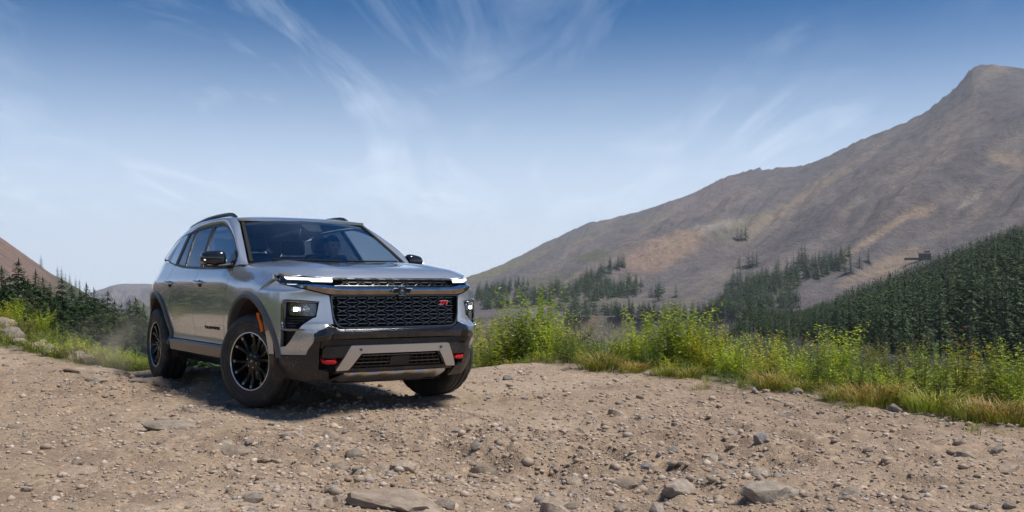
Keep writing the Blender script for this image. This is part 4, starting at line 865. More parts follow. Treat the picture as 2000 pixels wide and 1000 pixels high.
def arc(cx, cz, r, a0, a1, n=18):
    return [(cx+r*math.cos(R(a0+(a1-a0)*i/n)), cz+r*math.sin(R(a0+(a1-a0)*i/n))) for i in range(n+1)]
def rnd(pts, r, n=4):
    # round the corners of a polygon
    o = []; k = len(pts)
    for i in range(k):
        p = Vector(pts[i][:2]); a = Vector(pts[i-1][:2])-p; b = Vector(pts[(i+1) % k][:2])-p
        rr = min(r, a.length*.45, b.length*.45); p0 = p+a.normalized()*rr; p1 = p+b.normalized()*rr
        for j in range(n+1):
            t = j/n; q = p0*(1-t)**2+p*2*t*(1-t)+p1*t*t; o.append((q.x, q.y))
    return o
def S_(s): return lambda x, z: (x, s*side(x, z), z)
def F_(s, off=0.0): return lambda u, z: (fas(u, z)[0]+off*(1-.75*sst(.75, 1.25, u)), s*(fas(u, z)[1]+off*sst(.6, 1.2, u)), z)
def FC(off=0.0): return lambda u, z: (fas(abs(u), z)[0]+off, math.copysign(fas(abs(u), z)[1], u), z)
G = .004
for s in (-1, 1):
    o_ = (0, s, 0); sf = S_(s)
    # fender
    fend = [(-.588, 1.222), (-.45, 1.222), (-.165, 1.203), (.0, 1.193), (.167, 1.179), (.30, 1.164), (.40, 1.146), (.43, 1.108), (.253+G, 1.004), (.262, .942)]+arc(0, .4, .597, 64, 169, 22)+[(-.586, .508), (-.772, .508), (-.690, .65), (-.600, .85), (-.560, 1.05), (-.563, 1.12)]
    fo = panel('fender', fend, sf, .04, .04, M['paint'], CAR, o_)
    # doors
    fd = [(-.596, 1.214), (-.571, 1.12), (-.568, 1.05), (-.608, .85), (-.699, .65), (-.782, .508), (-1.641, .508), (-1.648, .70), (-1.636, .84), (-1.60, 1.10), (-1.586, 1.226)]
    d1 = panel('front_door', fd, sf, .05, .04, M['paint'], CAR, o_)
    rd = [(-1.594, 1.226), (-1.608, 1.10), (-1.644, .84), (-1.656, .70), (-1.649, .508), (-2.482, .508)]+arc(-3.073, .4, .60, 12, 50, 10)+[(-2.690, .93), (-2.683, 1.02), (-2.64, 1.13), (-2.575, 1.268), (-2.16, 1.245)]
    d2 = panel('rear_door', rd, sf, .05, .04, M['paint'], CAR, o_)
    # quarter panel
    qp = [(-2.584, 1.272), (-2.649, 1.13), (-2.691, 1.02), (-2.698, .93), (-2.70, .874)]+arc(-3.073, .4, .60, 53, 150, 20)+[(-3.62, .74), (-3.99, .76), (-4.02, .95), (-4.0, 1.06), (-3.56, 1.09), (-3.50, 1.20), (-3.95, 1.215), (-3.86, 1.33), (-3.70, 1.392), (-3.3, 1.345), (-2.9, 1.312)]
    panel('quarter_panel', qp, sf, .05, .04, M['paint'], CAR, o_)
    tl = rnd([(-3.565, 1.094), (-3.507, 1.197), (-3.95, 1.21), (-4.0, 1.066)], .02)
    panel('tail_light', tl, sf, .05, .05, M['tail'], CAR, o_, .03)
    # greenhouse glass
    fw = [(-.62, 1.232), (-.615, 1.30), (-.700, 1.378), (-.945, 1.500), (-1.247, 1.604), (-1.50, 1.655), (-1.64, 1.668), (-1.755, 1.662), (-1.66, 1.46), (-1.535, 1.238)]
    g1 = panel('side_window', fw, lambda x, z: (x, s*(side(x, z)-.012), z), .08, .06, M['clear'], d1, o_, .004, 60)
    rw = [(-1.632, 1.240), (-1.75, 1.45), (-1.862, 1.658), (-2.1, 1.654), (-2.385, 1.642), (-2.27, 1.45), (-2.15, 1.256)]
    g2 = panel('side_window', rw, lambda x, z: (x, s*(side(x, z)-.012), z), .08, .06, M['tint'], d2, o_, .004, 60)
    cw = [(-2.21, 1.262), (-2.33, 1.46), (-2.44, 1.640), (-2.585, 1.618), (-2.56, 1.46), (-2.535, 1.288), (-2.4, 1.272)]
    panel('fixed_window', cw, lambda x, z: (x, s*(side(x, z)-.012), z), .08, .06, M['tint'], d2, o_, .004, 60)
    qw = [(-2.86, 1.328), (-2.85, 1.46), (-2.80, 1.600), (-3.0, 1.592), (-3.36, 1.558), (-3.55, 1.48), (-3.68, 1.412), (-3.3, 1.364), (-3.0, 1.338)]
    panel('quarter_window', qw, lambda x, z: (x, s*(side(x, z)-.006), z), .06, .06, M['tint'], CAR, o_, .004, 60)
    panel('rear_side_pillar', [(-2.606, 1.290), (-2.630, 1.46), (-2.652, 1.612), (-2.795, 1.604), (-2.844, 1.46), (-2.853, 1.322), (-2.75, 1.308)], sf, .06, .06, M['paint'], CAR, o_, .02)
    # black pillars between the panes
    panel('pillar_trim', [(-1.530, 1.236), (-1.66, 1.46), (-1.758, 1.662), (-1.866, 1.658), (-1.752, 1.45), (-1.630, 1.238)], lambda x, z: (x, s*(side(x, z)-.004), z), .08, .06, M['satin'], CAR, o_, .012)
    panel('pillar_trim', [(-2.145, 1.254), (-2.268, 1.45), (-2.383, 1.644), (-2.444, 1.640), (-2.334, 1.46), (-2.214, 1.262)], lambda x, z: (x, s*(side(x, z)-.004), z), .08, .06, M['satin'], CAR, o_, .012)
    panel('pillar_trim', [(-2.530, 1.286), (-2.555, 1.46), (-2.582, 1.618), (-2.649, 1.605), (-2.628, 1.46), (-2.604, 1.296)], lambda x, z: (x, s*(side(x, z)-.003), z), .08, .06, M['satin'], CAR, o_, .012)
    # belt moulding
    belt = dense([(-.56, 1.218), (-1.08, 1.220), (-1.6, 1.230), (-2.17, 1.250), (-2.58, 1.284)], 8)
    loft('belt_moulding', [[(x, s*(side(x, z+dz)+oo), z+dz) for x, z in belt] for dz, oo in ((-.012, -.004), (-.010, .006), (.008, .006), (.012, -.006))], M['satin'], CAR, o_, .006)
    # window surround, front edge and top
    we = dense([(-.60, 1.222), (-.588, 1.305), (-.685, 1.392), (-.935, 1.518), (-1.240, 1.622), (-1.52, 1.674), (-1.87, 1.676), (-2.39, 1.662), (-2.66, 1.63)], 6)
    win = dense([(-.625, 1.222), (-.622, 1.300), (-.708, 1.374), (-.950, 1.496), (-1.250, 1.600), (-1.53, 1.652), (-1.87, 1.655), (-2.385, 1.640), (-2.64, 1.60)], 6)
    loft('window_surround', [[(x, s*(side(x, z)-.001), z) for x, z in we], [(x, s*(side(x, z)-.006), z) for x, z in win]], M['satin'], CAR, o_, .010)
    # A pillar and cant rail, one pressing
    def red(x): return max(.30, .665-.30*max(0, -2.2-x)**2/(1+.9*max(0, -2.2-x)))
    A = [(-.445, .805, 1.235)]+[(screen(1.0, v)[0]-.004, screen(1.0, v)[1]+.010, screen(1.0, v)[2]+.004) for v in (.0, .2, .4, .6, .8, .98)]+[(x, red(x), roof(x, red(x))) for x in (-1.27, -1.5, -1.9, -2.4, -2.8, -3.3, -3.75)]
    B = [(-.575, 1.222), (-.580, 1.275), (-.60, 1.335), (-.70, 1.402), (-.86, 1.486), (-1.05, 1.562), (-1.25, 1.628), (-1.40, 1.660), (-1.60, 1.680), (-1.95, 1.678), (-2.4, 1.664), (-2.8, 1.612), (-3.3, 1.572), (-3.74, 1.40)]
    A = dense(A, 3); B = [(x, side(x, z), z) for x, z in dense(B, 3)]
    rows = []
    for t in (0, .2, .45, .7, .9, 1):
        bl = 4*t*(1-t)*.026
        rows.append([(lerp(a[0], b[0], t), s*(lerp(a[1], b[1], t)+bl*.75), lerp(a[2], b[2], t)+bl*.6) for a, b in zip(A, B)])
    loft('side_frame', rows, M['paint'], CAR, (0, s, .6), .03, 50)
    # black gutter strip between windscreen and pillar
    gs = [screen(1.0, v) for v in [i/10 for i in range(11)]]
    loft('screen_moulding', [[(p[0]+.012, s*(p[1]-.004), p[2]+.010) for p in gs], [(p[0]+.018, s*(p[1]-.034), p[2]+.010) for p in gs]], M['void'], CAR, (1, 0, .5), .012)
    # roof rail
    rl = [(-1.44, 1.735), (-1.53, 1.765), (-1.70, 1.779), (-2.0, 1.782), (-2.4, 1.774), (-2.9, 1.748), (-3.16, 1.724), (-3.28, 1.69)]
    mb = MB(); mb.tube([(x, s*.60*(1 if x > -2.4 else 1-.10*(-2.4-x)), z) for x, z in dense(rl, 4)], .016, 8, True, 1.3)
    mb.box((-2.3, s*.60, 1.752), (.10, .026, .05)); mb.build('roof_rail', M['rail'], CAR)
    # sill cladding
    sx = [-.60+(-2.46+.60)*i/24 for i in range(25)]
    loft('sill_cladding', [[(x, s*(side(x, z)+oo), z) for x in sx] for z, oo in ((.504, -.012), (.497, .012), (.482, .016), (.46, .012), (.385, .008), (.368, -.004), (.33, -.04), (.28, -.10))], M['clad'] if 0 else M['grille'], CAR, o_, .012)
    # wheel arch flares
    for wx, a0, a1 in ((0, 6, 178), (-3.073, 3, 168)):
        def fy(x, z):
            y = side(x, z)
            if x > .2:
                y = lerp(y, fas(fas_u(x=min(x, .9)), z)[1], sst(.2, .4, x))
            return max(y, .90)
        rows = []
        for r, oo in ((.603, -.008), (.601, .010), (.592, .018), (.570, .024), (.548, .022), (.541, .012), (.537, -.06)):
            rows.append([(wx+r*math.cos(q), s*(fy(wx+.6*math.cos(q), .4+.6*math.sin(q))+oo), .4+r*math.sin(q)) for q in [R(a0+(a1-a0)*i/48) for i in range(49)]])
        loft('arch_flare', rows, M['flare'], CAR, o_, .008, 40)
        # liner inside the arch
        rows = [[(wx+r*math.cos(q), s*y, .4+r*math.sin(q)) for q in [R(-12+204*i/24) for i in range(25)]] for r, y in ((.535, .93), (.53, .60), (.10, .58))]
        loft('wheel_liner', rows, M['liner'], CAR, (0, 0, -1), .006)
    # amber side marker
    mk = [(.296, .822), (.336, .822), (.352, .776), (.386, .736), (.398, .672), (.368, .664), (.345, .735), (.318, .775)]
    panel('side_marker', mk, lambda x, z: (x, s*(lerp(side(x, z), fas(fas_u(x=x), z)[1], sst(.2, .4, x))+.031), z), .05, .05, M['orange'], CAR, o_, .012)
    # door handles
    for d, hx in ((d1, -1.425), (d2, -2.519)):
        hy = side(hx, 1.087)
        mb = MB()
        mb.tube([(hx+.115, s*(hy+.004), 1.083), (hx+.085, s*(hy+.040), 1.085), (hx, s*(hy+.048), 1.089), (hx-.085, s*(hy+.040), 1.091), (hx-.115, s*(hy+.004), 1.091)], [.012, .017, .018, .017, .012], 10, True, .9)
        mb.build('door_handle', M['chrome'], d)
        mb = MB(); mb.lathe([(0, .0), (.030, .002), (.036, -.01)], 16, 'y', (hx+.04, s*(hy+.003), 1.074)); mb.build('handle_recess', M['void'], d)
    # door mirror
    mb = MB(); bm = bmesh.new(); bmesh.ops.create_uvsphere(bm, u_segments=24, v_segments=14, radius=1)
    for w in bm.verts:
        x, y, z = w.co; f = lambda a, p: math.copysign(abs(a)**p, a)
        x, y, z = f(x, .7), f(y, .55), f(z, .62)
        zz_ = z*.072*(1-.16*y*s)-.004*y; xx = x*.085 if x > 0 else x*.05
        w.co = (-.76+xx-.03*y*s, s*1.038+y*.105, 1.300+zz_)
    bm.verts.index_update(); mb.add([w.co.copy() for w in bm.verts], [tuple(q.index for q in g.verts) for g in bm.faces]); bm.free()
    mr = mb.build('door_mirror', M['gloss'], CAR, 50)
    mb = MB(); mb.box((-.812, s*1.038, 1.302), (.006, .185, .115), None, .0); mb.build('mirror_glass', M['chrome'], mr)
    mb = MB(); mb.tube([(-.725+.01*math.cos(i), s*(1.135-.21*i/6), 1.283-.004*math.sin(i*.5)) for i in range(7)], .008, 6); mb.build('turn_signal', M['silver'], mr)
    mb = MB(); mb.box((-.70, s*.965, 1.232), (.13, .13, .030), Matrix.Rotation(s*R(-8), 3, 'X'), .01); mb.box((-.745, s*1.035, 1.232), (.10, .16, .026), None, .01); mb.build('mirror_arm', M['clad'], mr)
    panel('mirror_sail', [(-.585, 1.224), (-.60, 1.30), (-.705, 1.375), (-.77, 1.30), (-.80, 1.226)], lambda x, z: (x, s*(side(x, z)+.003), z), .06, .05, M['gloss'], mr, o_, .01)
    # lettering on the front door
    cu = bpy.data.curves.new('lettering', 'FONT'); cu.body = 'TRAVERSE'; cu.size = .042; cu.extrude = .002; cu.space_character = 1.55; cu.align_x = 'CENTER'; cu.offset = .0012
    to = bpy.data.objects.new('t', cu); COL.objects.link(to); dg = bpy.context.evaluated_depsgraph_get(); me = bpy.data.meshes.new_from_object(to.evaluated_get(dg)); bpy.data.objects.remove(to)
    wx_ = [w.co.x for w in me.vertices]; k = .46/(max(wx_)-min(wx_))
    for w in me.vertices:
        x = -1.055-s*w.co.x*k; z = .640+w.co.y*.86; w.co = (x, s*(side(x, z)+.003+w.co.z), z)
    if s > 0: pass
    link('lettering', me, M['void'], d1)
# ---- hood, roof, glass
def side_y(x):
    # half width of the hood: just inside the fender's upper edge
    z = pch([(-.588, 1.222), (-.45, 1.222), (-.165, 1.203), (.167, 1.179), (.40, 1.146), (.5, 1.12)])(x); return side(x, z)-.006
hr = [(-.20+.06-.27*(y/.8)**2, y) for y in (-.78, -.6, -.4, -.2, 0, .2, .4, .6, .78)]
hl = [(x, side_y(x)) for x in (-.44, -.3, -.165, .0, .167, .30, .40)]
hf = dense([(.44, .868), (.56, .845), (.70, .775), (.80, .68), (.858, .56), (.886, .42), (.903, .25), (.910, 0)], 3)
ho = hr+hl+[(x, y) for x, y in hf]+[(x, -y) for x, y in reversed(hf[:-1])]+[(x, -y) for x, y in reversed(hl)]
HOOD = panel('hood', ho, lambda x, y: (x, y, hood(x, y)), .035, .03, M['paint'], CAR, (0, 0, 1), .025, 40)
rx = [-1.062, -1.2, -1.5, -1.9, -2.4, -2.8, -3.3, -3.75]
red = lambda x: max(.30, .665-.30*max(0, -2.2-x)**2/(1+.9*max(0, -2.2-x)))
fr = [(-1.045-.10*(y/.655)**2, y) for y in (.6, .4, .2, 0, -.2, -.4, -.6)]
ro = fr+[(x, -red(x)+.004) for x in (-1.16, -1.5, -1.9, -2.4, -2.8, -3.3, -3.75)]+[(x, red(x)-.004) for x in (-3.75, -3.3, -2.8, -2.4, -1.9, -1.5, -1.16)]
ROOF = panel('roof', ro, lambda x, y: (x, y, roof(x, y)), .10, .06, M['paint'], CAR, (0, 0, 1), .025, 40)
mb = MB(); mb.box((-3.5, 0, 1.722), (.10, .03, .055), Matrix.Rotation(R(12), 3, 'Y'), .01); mb.build('roof_antenna', M['gloss'], ROOF)
WS = panel('windscreen', [(-.985, 0), (.985, 0), (.985, 1), (-.985, 1)], lambda t, v: screen(t, v), .12, .1, M['screen'], CAR, (1, 0, .6), .004, 60)
# dark band round the windscreen and the camera housing behind it
off = lambda t, v: (screen(t, v)[0]+.004, screen(t, v)[1], screen(t, v)[2]+.004)
panel('screen_frit', [(-.985, 1), (-.985, .93), (.985, .93), (.985, 1)], lambda t, v: (screen(t, v)[0]-.006, screen(t, v)[1], screen(t, v)[2]-.006), .1, .1, M['void'], WS, (1, 0, .6), .002, 60)
panel('camera_housing', rnd([(-.15, .93), (-.10, .75), (.10, .75), (.15, .93)], .03), lambda t, v: (screen(t, v)[0]-.008, screen(t, v)[1], screen(t, v)[2]-.008), .05, .05, M['inter'], WS, (1, 0, .6), .05, 60)
for s, y0, y1 in ((-1, -.62, -.02), (1, .04, .66)):
    mb = MB(); mb.tube([(screen(y0/.8+(y1-y0)/.8*i/8, .035+.02*math.sin(i*.4))[0]+.02, y0+(y1-y0)*i/8, screen(y0/.8+(y1-y0)/.8*i/8, .035)[2]+.018) for i in range(9)], .009, 6); mb.build('wiper', M['void'], CAR)
# cowl
loft('cowl', [[(screen(t, 0)[0]+dx, screen(t, 0)[1]*1.02, screen(t, 0)[2]+dz) for t in [i/10-1 for i in range(21)]] for dx, dz in ((.10, -.055), (.03, -.03), (-.01, -.002))], M['void'], CAR, (0, 0, 1), .01)
# ---- front end
def fpt(u, z, o=0.0):
    x, y = fas(abs(u), z); return (x+o*(1-.75*sst(.75, 1.25, abs(u))), math.copysign(y+o*sst(.6, 1.2, abs(u)), u), z)
def fbar(mb, u0, z0, u1, z1, w, o0, o1, seg=1):
    # bar lying in the fascia surface from (u0,z0) to (u1,z1), half width w, from depth o0 to o1
    d = Vector((u1-u0, z1-z0)); d.normalize(); nx = Vector((-d.y, d.x))*w
    for i in range(seg):
        a = (lerp(u0, u1, i/seg), lerp(z0, z1, i/seg)); b = (lerp(u0, u1, (i+1)/seg), lerp(z0, z1, (i+1)/seg))
        q = [(a[0]-nx.x, a[1]-nx.y), (b[0]-nx.x, b[1]-nx.y), (b[0]+nx.x, b[1]+nx.y), (a[0]+nx.x, a[1]+nx.y)]
        mb.add([fpt(*p, o0) for p in q]+[fpt(*p, o1) for p in q], [(0, 1, 2, 3), (7, 6, 5, 4), (0, 4, 5, 1), (1, 5, 6, 2), (2, 6, 7, 3), (3, 7, 4, 0)])
for s in (-1, 1):
    o_ = (.7, s*.7, 0)
    # painted bumper cover round the lower lamp, two polygons sharing their ends so that the lamp opening stays free
    lo_in = [(1.000, .925), (.690, .915), (.700, .86), (.715, .795), (.747, .782), (.862, .712), (.880, .700), (.905, .684), (1.000, .556), (1.058, .548), (1.043, .690), (1.02, .70)]
    top = [(1.175-.012, 1.100), (1.011, 1.052), (.90, 1.032), (.786, 1.010), (.70, .990), (.608, .966)]
    inn = [(.600, .90), (.590, .81), (.582, .742)]
    low = [(.65, .714), (.726, .683), (.765, .585), (.801, .490), (.92, .489), (1.08, .487), (1.236, .486)]
    arch = [(1.262, .615), (1.300, .741), (1.342, .868), (1.398, .945), (1.405, 1.000)]
    polyA = top+inn+[(.700, .86), (.690, .915), (1.000, .925), (1.02, .70), (1.043, .690), (1.15, .69), (1.28, .68)]+arch[1:]
    polyB = [inn[-1]]+low+arch[:1]+[(1.28, .68), (1.15, .69), (1.043, .690), (1.058, .548), (1.000, .556), (.905, .684), (.880, .700), (.862, .712), (.747, .782), (.715, .795), (.700, .86)]
    BC = panel('bumper_cover', [polyA, polyB], F_(s), .016, .014, M['paint'], CAR, o_, .03, 30)
    # small ledge at the foot of the air slot
    # lamp pocket
    pk = rnd([(1.005, .930), (.686, .920), (.712, .79), (.862, .708), (.900, .680), (1.005, .552), (1.062, .545), (1.03, .70)], .006)
    panel('lamp_pocket', pk, F_(s, -.055), .05, .04, M['void'], CAR, o_, .01)
    lamp = panel('fog_lamp', rnd([(.955, .905), (.705, .902), (.715, .815), (.735, .800), (.950, .808)], .012), F_(s, -.006), .04, .03, M['lens'], CAR, o_, .006, 50)
    panel('lamp_housing', rnd([(.955, .905), (.705, .902), (.715, .815), (.735, .800), (.950, .808)], .012), F_(s, -.04), .04, .03, M['grille_hi'], lamp, o_, .008)
    for uu, em in ((.885, 'beam'), (.775, 'chrome')):
        mb = MB(); p = fpt(s*uu, .856, -.028); mb.add(*(lambda b: (b.v, b.f))(MB().lathe([(0, .014), (.022, .010), (.030, 0), (.034, -.012)], 20, 'x', p)))
        mb.build('projector', M['machined'], lamp, 40)
        mb = MB(); p = fpt(s*uu, .856, -.012); mb.box(p, (.010, .036 if em == 'beam' else .03, .030 if em == 'beam' else .022), Matrix.Rotation(s*R(38), 3, 'Z'), .004); mb.build('light_source' if em == 'beam' else 'reflector', M[em], lamp)
    for i in range(4):
        z = .785-.021*i; mb = MB(); fbar(mb, s*.985, z, s*(.76+.047*i), z, .0045, -.05, -.012, 6); mb.build('lamp_louvre', M['grille'], lamp)
    # bright bezel hooked round the lamp
    bz = [(.690, .913), (.80, .918), (.90, .922), (.975, .925), (1.002, .912), (1.010, .87), (1.012, .80), (1.018, .72), (1.012, .699), (.985, .692), (.91, .693), (.835, .694)]
    bz = dense(bz, 3)
    mb = MB(); mb.tube([fpt(s*u, z, .010) for u, z in bz], [.006+.006*min(1, i/4, (len(bz)-1-i)/4) for i in range(len(bz))], 8); mb.build('lamp_bezel', M['dkchrome'], CAR)
    # parking sensor
    mb = MB(); mb.add(*(lambda b: (b.v, b.f))(MB().lathe([(0, .008), (.012, .006), (.013, -.01)], 14, 'x', fpt(s*.84, .535, .0)))); mb.build('parking_sensor', M['silver'], BC)
    # upper lamp strip
    hl_ = [(1.205, 1.140), (1.02, 1.122), (.80, 1.113), (.562, 1.104), (.562, 1.066), (.80, 1.066), (1.000, 1.062), (1.09, 1.085)]
    HL = panel('headlight', rnd(hl_, .01), F_(s, -.012), .05, .02, M['gloss'], CAR, o_, .02, 40)
    panel('daytime_light', rnd([(1.035, 1.1215), (.80, 1.111), (.568, 1.102), (.568, 1.079), (.74, 1.082), (.76, 1.093), (.83, 1.094), (1.00, 1.101)], .006), F_(s, .0), .05, .02, M['drl'], HL, o_, .016, 40)
    # tow hook in its recess with the fairing above it
    panel('bumper_fairing', rnd([(.672, .552), (.452, .562), (.50, .470), (.60, .462), (.680, .470)], .015), F_(s, .030), .04, .03, M['clad'], CAR, o_, .06, 40)
    mb = MB(); p = [fpt(s*u, z, o) for u, z, o in ((.655, .455, -.04), (.652, .437, .010), (.635, .432, .032), (.575, .432, .032), (.558, .437, .010), (.556, .452, -.04))]
    mb.tube(p, .013, 8, True, 1.3); mb.tube([fpt(s*.575, .445, .02), fpt(s*.57, .463, -.02)], .012, 6); mb.build('tow_hook', M['red'], CAR, 40)
    # side part of the lower valance
    va = [(.772, .586), (.700, .600), (.690, .48), (.685, .37), (.60, .352), (.56, .262), (.80, .272), (1.084, .285), (1.20, .325), (1.247, .37), (1.232, .480), (1.08, .481), (.92, .483), (.806, .484)]
    panel('lower_valance', va, F_(s, -.004), .03, .03, M['clad'], CAR, o_, .03, 40)
# ---- upper and main grille
def patch(name, pts, o, m, par, th=.01, du=.05, dv=.04): return panel(name, pts, FC(o), du, dv, m, par, (1, 0, 0), th, 40)
GR = patch('grille', rnd([(-.592, .972), (.592, .972), (.582, .80), (.548, .722), (.50, .705), (-.50, .705), (-.548, .722), (-.582, .80)], .015), -.075, M['void'], CAR)
PU, PV = .166, .0345
for row in range(7):
    z = .945-PV*row
    for k in range(-4, 5):
        u = (k+(.5 if row % 2 else 0))*PU
        if abs(u) > .56: continue
        a = max(u-.042, -.57); b = min(u+.042, .57)
        if z < .74: a, b = max(a, -.535), min(b, .535)
        if b-a < .02: continue
        mb = MB(); fbar(mb, a, z, b, z, .0034, -.05, -.018, 2); mb.build('grille_bar', M['grille_hi'], GR, 30)
mb = MB()
for row in range(7):
    z = .945-PV*row
    for k in range(-4, 5):
        u = (k+(.5 if row % 2 else 0))*PU
        if abs(u) > .60: continue
        hexa = [(u-.083, z), (u-.044, z+.0165), (u+.044, z+.0165), (u+.083, z), (u+.044, z-.0165), (u-.044, z-.0165)]
        for i in range(6):
            a, b = hexa[i], hexa[(i+1) % 6]
            if i in (1, 4): continue
            if max(abs(a[0]), abs(b[0])) > (.578 if z > .8 else .55) or min(a[1], b[1]) < .713: continue
            fbar(mb, *a, *b, .0022, -.045, -.016)
        for e in (-1, 1):
            if abs(u+e*.052) < .56: fbar(mb, u+e*.058, z+.0, u+e*.076, z+.0, .0040, -.065, -.026)
mb.build('grille_lattice', M['grille_hi'], GR, 30)['kind'] = 'stuff'
# main grille frame
fr_o = rnd([(-.600, .968), (.600, .968), (.588, .80), (.556, .722), (.505, .700), (-.505, .700), (-.556, .722), (-.588, .80)], .02)
fr_i = rnd([(-.588, .960), (.588, .960), (.577, .80), (.545, .728), (.500, .711), (-.500, .711), (-.545, .728), (-.577, .80)], .02)
def ring(name, O, I, o0, o1, m, par):
    k = len(O); v = [fpt(*p, o0) for p in O]+[fpt(*p, o1) for p in O]+[fpt(*p, o1) for p in I]+[fpt(*p, o0-.04) for p in I]; f = []
    for i in range(k):
        j = (i+1) % k
        for b in range(3): f.append((b*k+i, b*k+j, (b+1)*k+j, (b+1)*k+i))
    mb = MB(); mb.add(v, f); return mb.build(name, m, par, 40)
def densify(P, d=.04):
    o = []
    for i in range(len(P)):
        a, b = P[i], P[(i+1) % len(P)]; n_ = max(1, int(math.hypot(b[0]-a[0], b[1]-a[1])/d))
        for j in range(n_): o.append((lerp(a[0], b[0], j/n_), lerp(a[1], b[1], j/n_)))
    return o
def pair(O, I, d=.05):
    o = []; q = []
    for i in range(len(O)):
        a, b = O[i], O[(i+1) % len(O)]; c, e = I[i], I[(i+1) % len(I)]; n_ = max(1, int(math.hypot(b[0]-a[0], b[1]-a[1])/d))
        for j in range(n_): o.append((lerp(a[0], b[0], j/n_), lerp(a[1], b[1], j/n_))); q.append((lerp(c[0], e[0], j/n_), lerp(c[1], e[1], j/n_)))
    return o, q
O_, I_ = pair(fr_o, fr_i); ring('grille_frame', O_, I_, .0, .006, M['grille_hi'], GR)
UG = patch('upper_grille', [(-.566, 1.115), (.566, 1.115), (.566, 1.026), (-.566, 1.026)], -.06, M['void'], CAR)
for k in range(-4, 5):
    u = k*.133
    if abs(u) > .53: continue
    mb = MB(); fbar(mb, max(u-.036, -.55), 1.074, min(u+.036, .55), 1.074, .0032, -.045, -.014); mb.build('grille_bar', M['grille_hi'], UG, 30)
mb = MB()
for k in range(-5, 5):
    u = (k+.5)*.133
    for e in (-1, 1):
        for f_ in (-1, 1):
            if abs(u+e*.036) < .555: fbar(mb, u+e*.008, 1.074+f_*.004, u+e*.040, 1.074+f_*.026, .0022, -.045, -.014)
    if abs(u) < .55: fbar(mb, u-.010, 1.074, u+.010, 1.074, .006, -.05, -.02)
fbar(mb, -.555, 1.102, .555, 1.102, .0022, -.045, -.014, 12); fbar(mb, -.555, 1.046, .555, 1.046, .0022, -.045, -.014, 12)
mb.build('grille_lattice', M['grille'], UG, 30)['kind'] = 'stuff'
# chrome cross bar: bright upper facet, dark ground reflection put into the lower facet's colour, tapering under the lamps
us = [-1.06+2.12*i/64 for i in range(65)]
cb = pch([(0, .970), (.58, .970), (.62, .976), (.786, 1.018), (1.0, 1.054), (1.07, 1.066)]); ct = pch([(0, 1.036), (.50, 1.037), (.60, 1.052), (.7, 1.058), (1.0, 1.064), (1.07, 1.075)])
rows = []
for f_, oo in ((0, -.03), (.05, .006), (.36, .028), (.40, .027), (.94, .006), (1, -.02)):
    rows.append([fpt(u, lerp(ct(abs(u)), cb(abs(u)), f_), oo*(1 if abs(u) < .6 else lerp(1, .35, sst(.6, .9, abs(u))))) for u in us])
loft('chrome_bar', rows[:4], M['chrome'], CAR, (1, 0, 0), .004, 25); loft('chrome_bar', rows[3:], M['dkchrome'], CAR, (1, 0, 0), .004, 25)
# bow-tie emblem: gold-free dark cross with bright edge
def emblem(sc): return [(-.098, -.022), (-.075, .022), (-.034, .022), (-.030, .044), (.030, .044), (.034, .022), (.098, .022), (.075, -.022), (.034, -.022), (.030, -.044), (-.030, -.044), (-.034, -.022)]
EO = [(u, 1.005+z) for u, z in emblem(1)]
EM = panel('emblem', EO, FC(.040), .05, .05, M['chrome'], CAR, (1, 0, 0), .022, 30)
EI = [(u*.90+math.copysign(.001, u), 1.005+z*.80) for u, z in emblem(1)]
panel('emblem_face', EI, FC(.045), .05, .05, M['gloss'], EM, (1, 0, 0), .006, 30)
# small badge at the grille
cu = bpy.data.curves.new('badge', 'FONT'); cu.body = 'Z71'; cu.size = .052; cu.extrude = .004; cu.shear = .35; cu.offset = .0022; cu.align_x = 'CENTER'; cu.space_character = .95
to = bpy.data.objects.new('t', cu); COL.objects.link(to); dg = bpy.context.evaluated_depsgraph_get(); me0 = bpy.data.meshes.new_from_object(to.evaluated_get(dg)); bpy.data.objects.remove(to)
for nm, m_, kz, oo in (('badge', 'chrome', 1.12, -.012), ('badge_face', 'red', 1.0, -.006)):
    me = me0.copy()
    for w in me.vertices:
        u = .430+w.co.x*1.1*kz; z = .905+(w.co.y-.019)*.78*kz; w.co = fpt(u, z, oo+w.co.z)
    me.materials.clear(); bo = link(nm, me, M[m_], GR if nm == 'badge' else bo)
mb = MB(); mb.add(*(lambda b: (b.v, b.f))(MB().lathe([(0, .010), (.012, .008), (.014, -.02)], 16, 'x', fpt(0, .945, -.008)))); mb.build('front_camera', M['gloss'], GR)
# gloss black bar under the grille
us = [-.76+1.52*i/48 for i in range(49)]
tp = pch([(0, .704), (.5, .704), (.57, .722), (.60, .735), (.66, .708), (.73, .682), (.77, .66)]); bt = pch([(0, .618), (.38, .616), (.65, .606), (.77, .588)])
rows = []
for f_, oo in ((0, -.015), (.06, .004), (.42, .044), (.55, .048), (.95, .026), (1, -.01)):
    rows.append([fpt(u, lerp(tp(abs(u)), bt(abs(u)), f_), oo*lerp(1, .45, sst(.58, .74, abs(u)))) for u in us])
loft('gloss_bar', rows, M['gloss'], CAR, (1, 0, 0), .01, 25)
# centre of the valance, set back
patch('valance_band', rnd([(-.70, .612), (.70, .612), (.692, .545), (-.692, .545)], .01), .008, M['clad'], CAR, .04)
patch('valance_backing', [(-.70, .57), (.70, .57), (.69, .36), (.60, .335), (-.60, .335), (-.69, .36)], -.085, M['void'], CAR, .02)
patch('valance_lip', rnd([(-.50, .372), (.50, .372), (.56, .335), (-.56, .335)], .01), .004, M['clad'], CAR, .05)
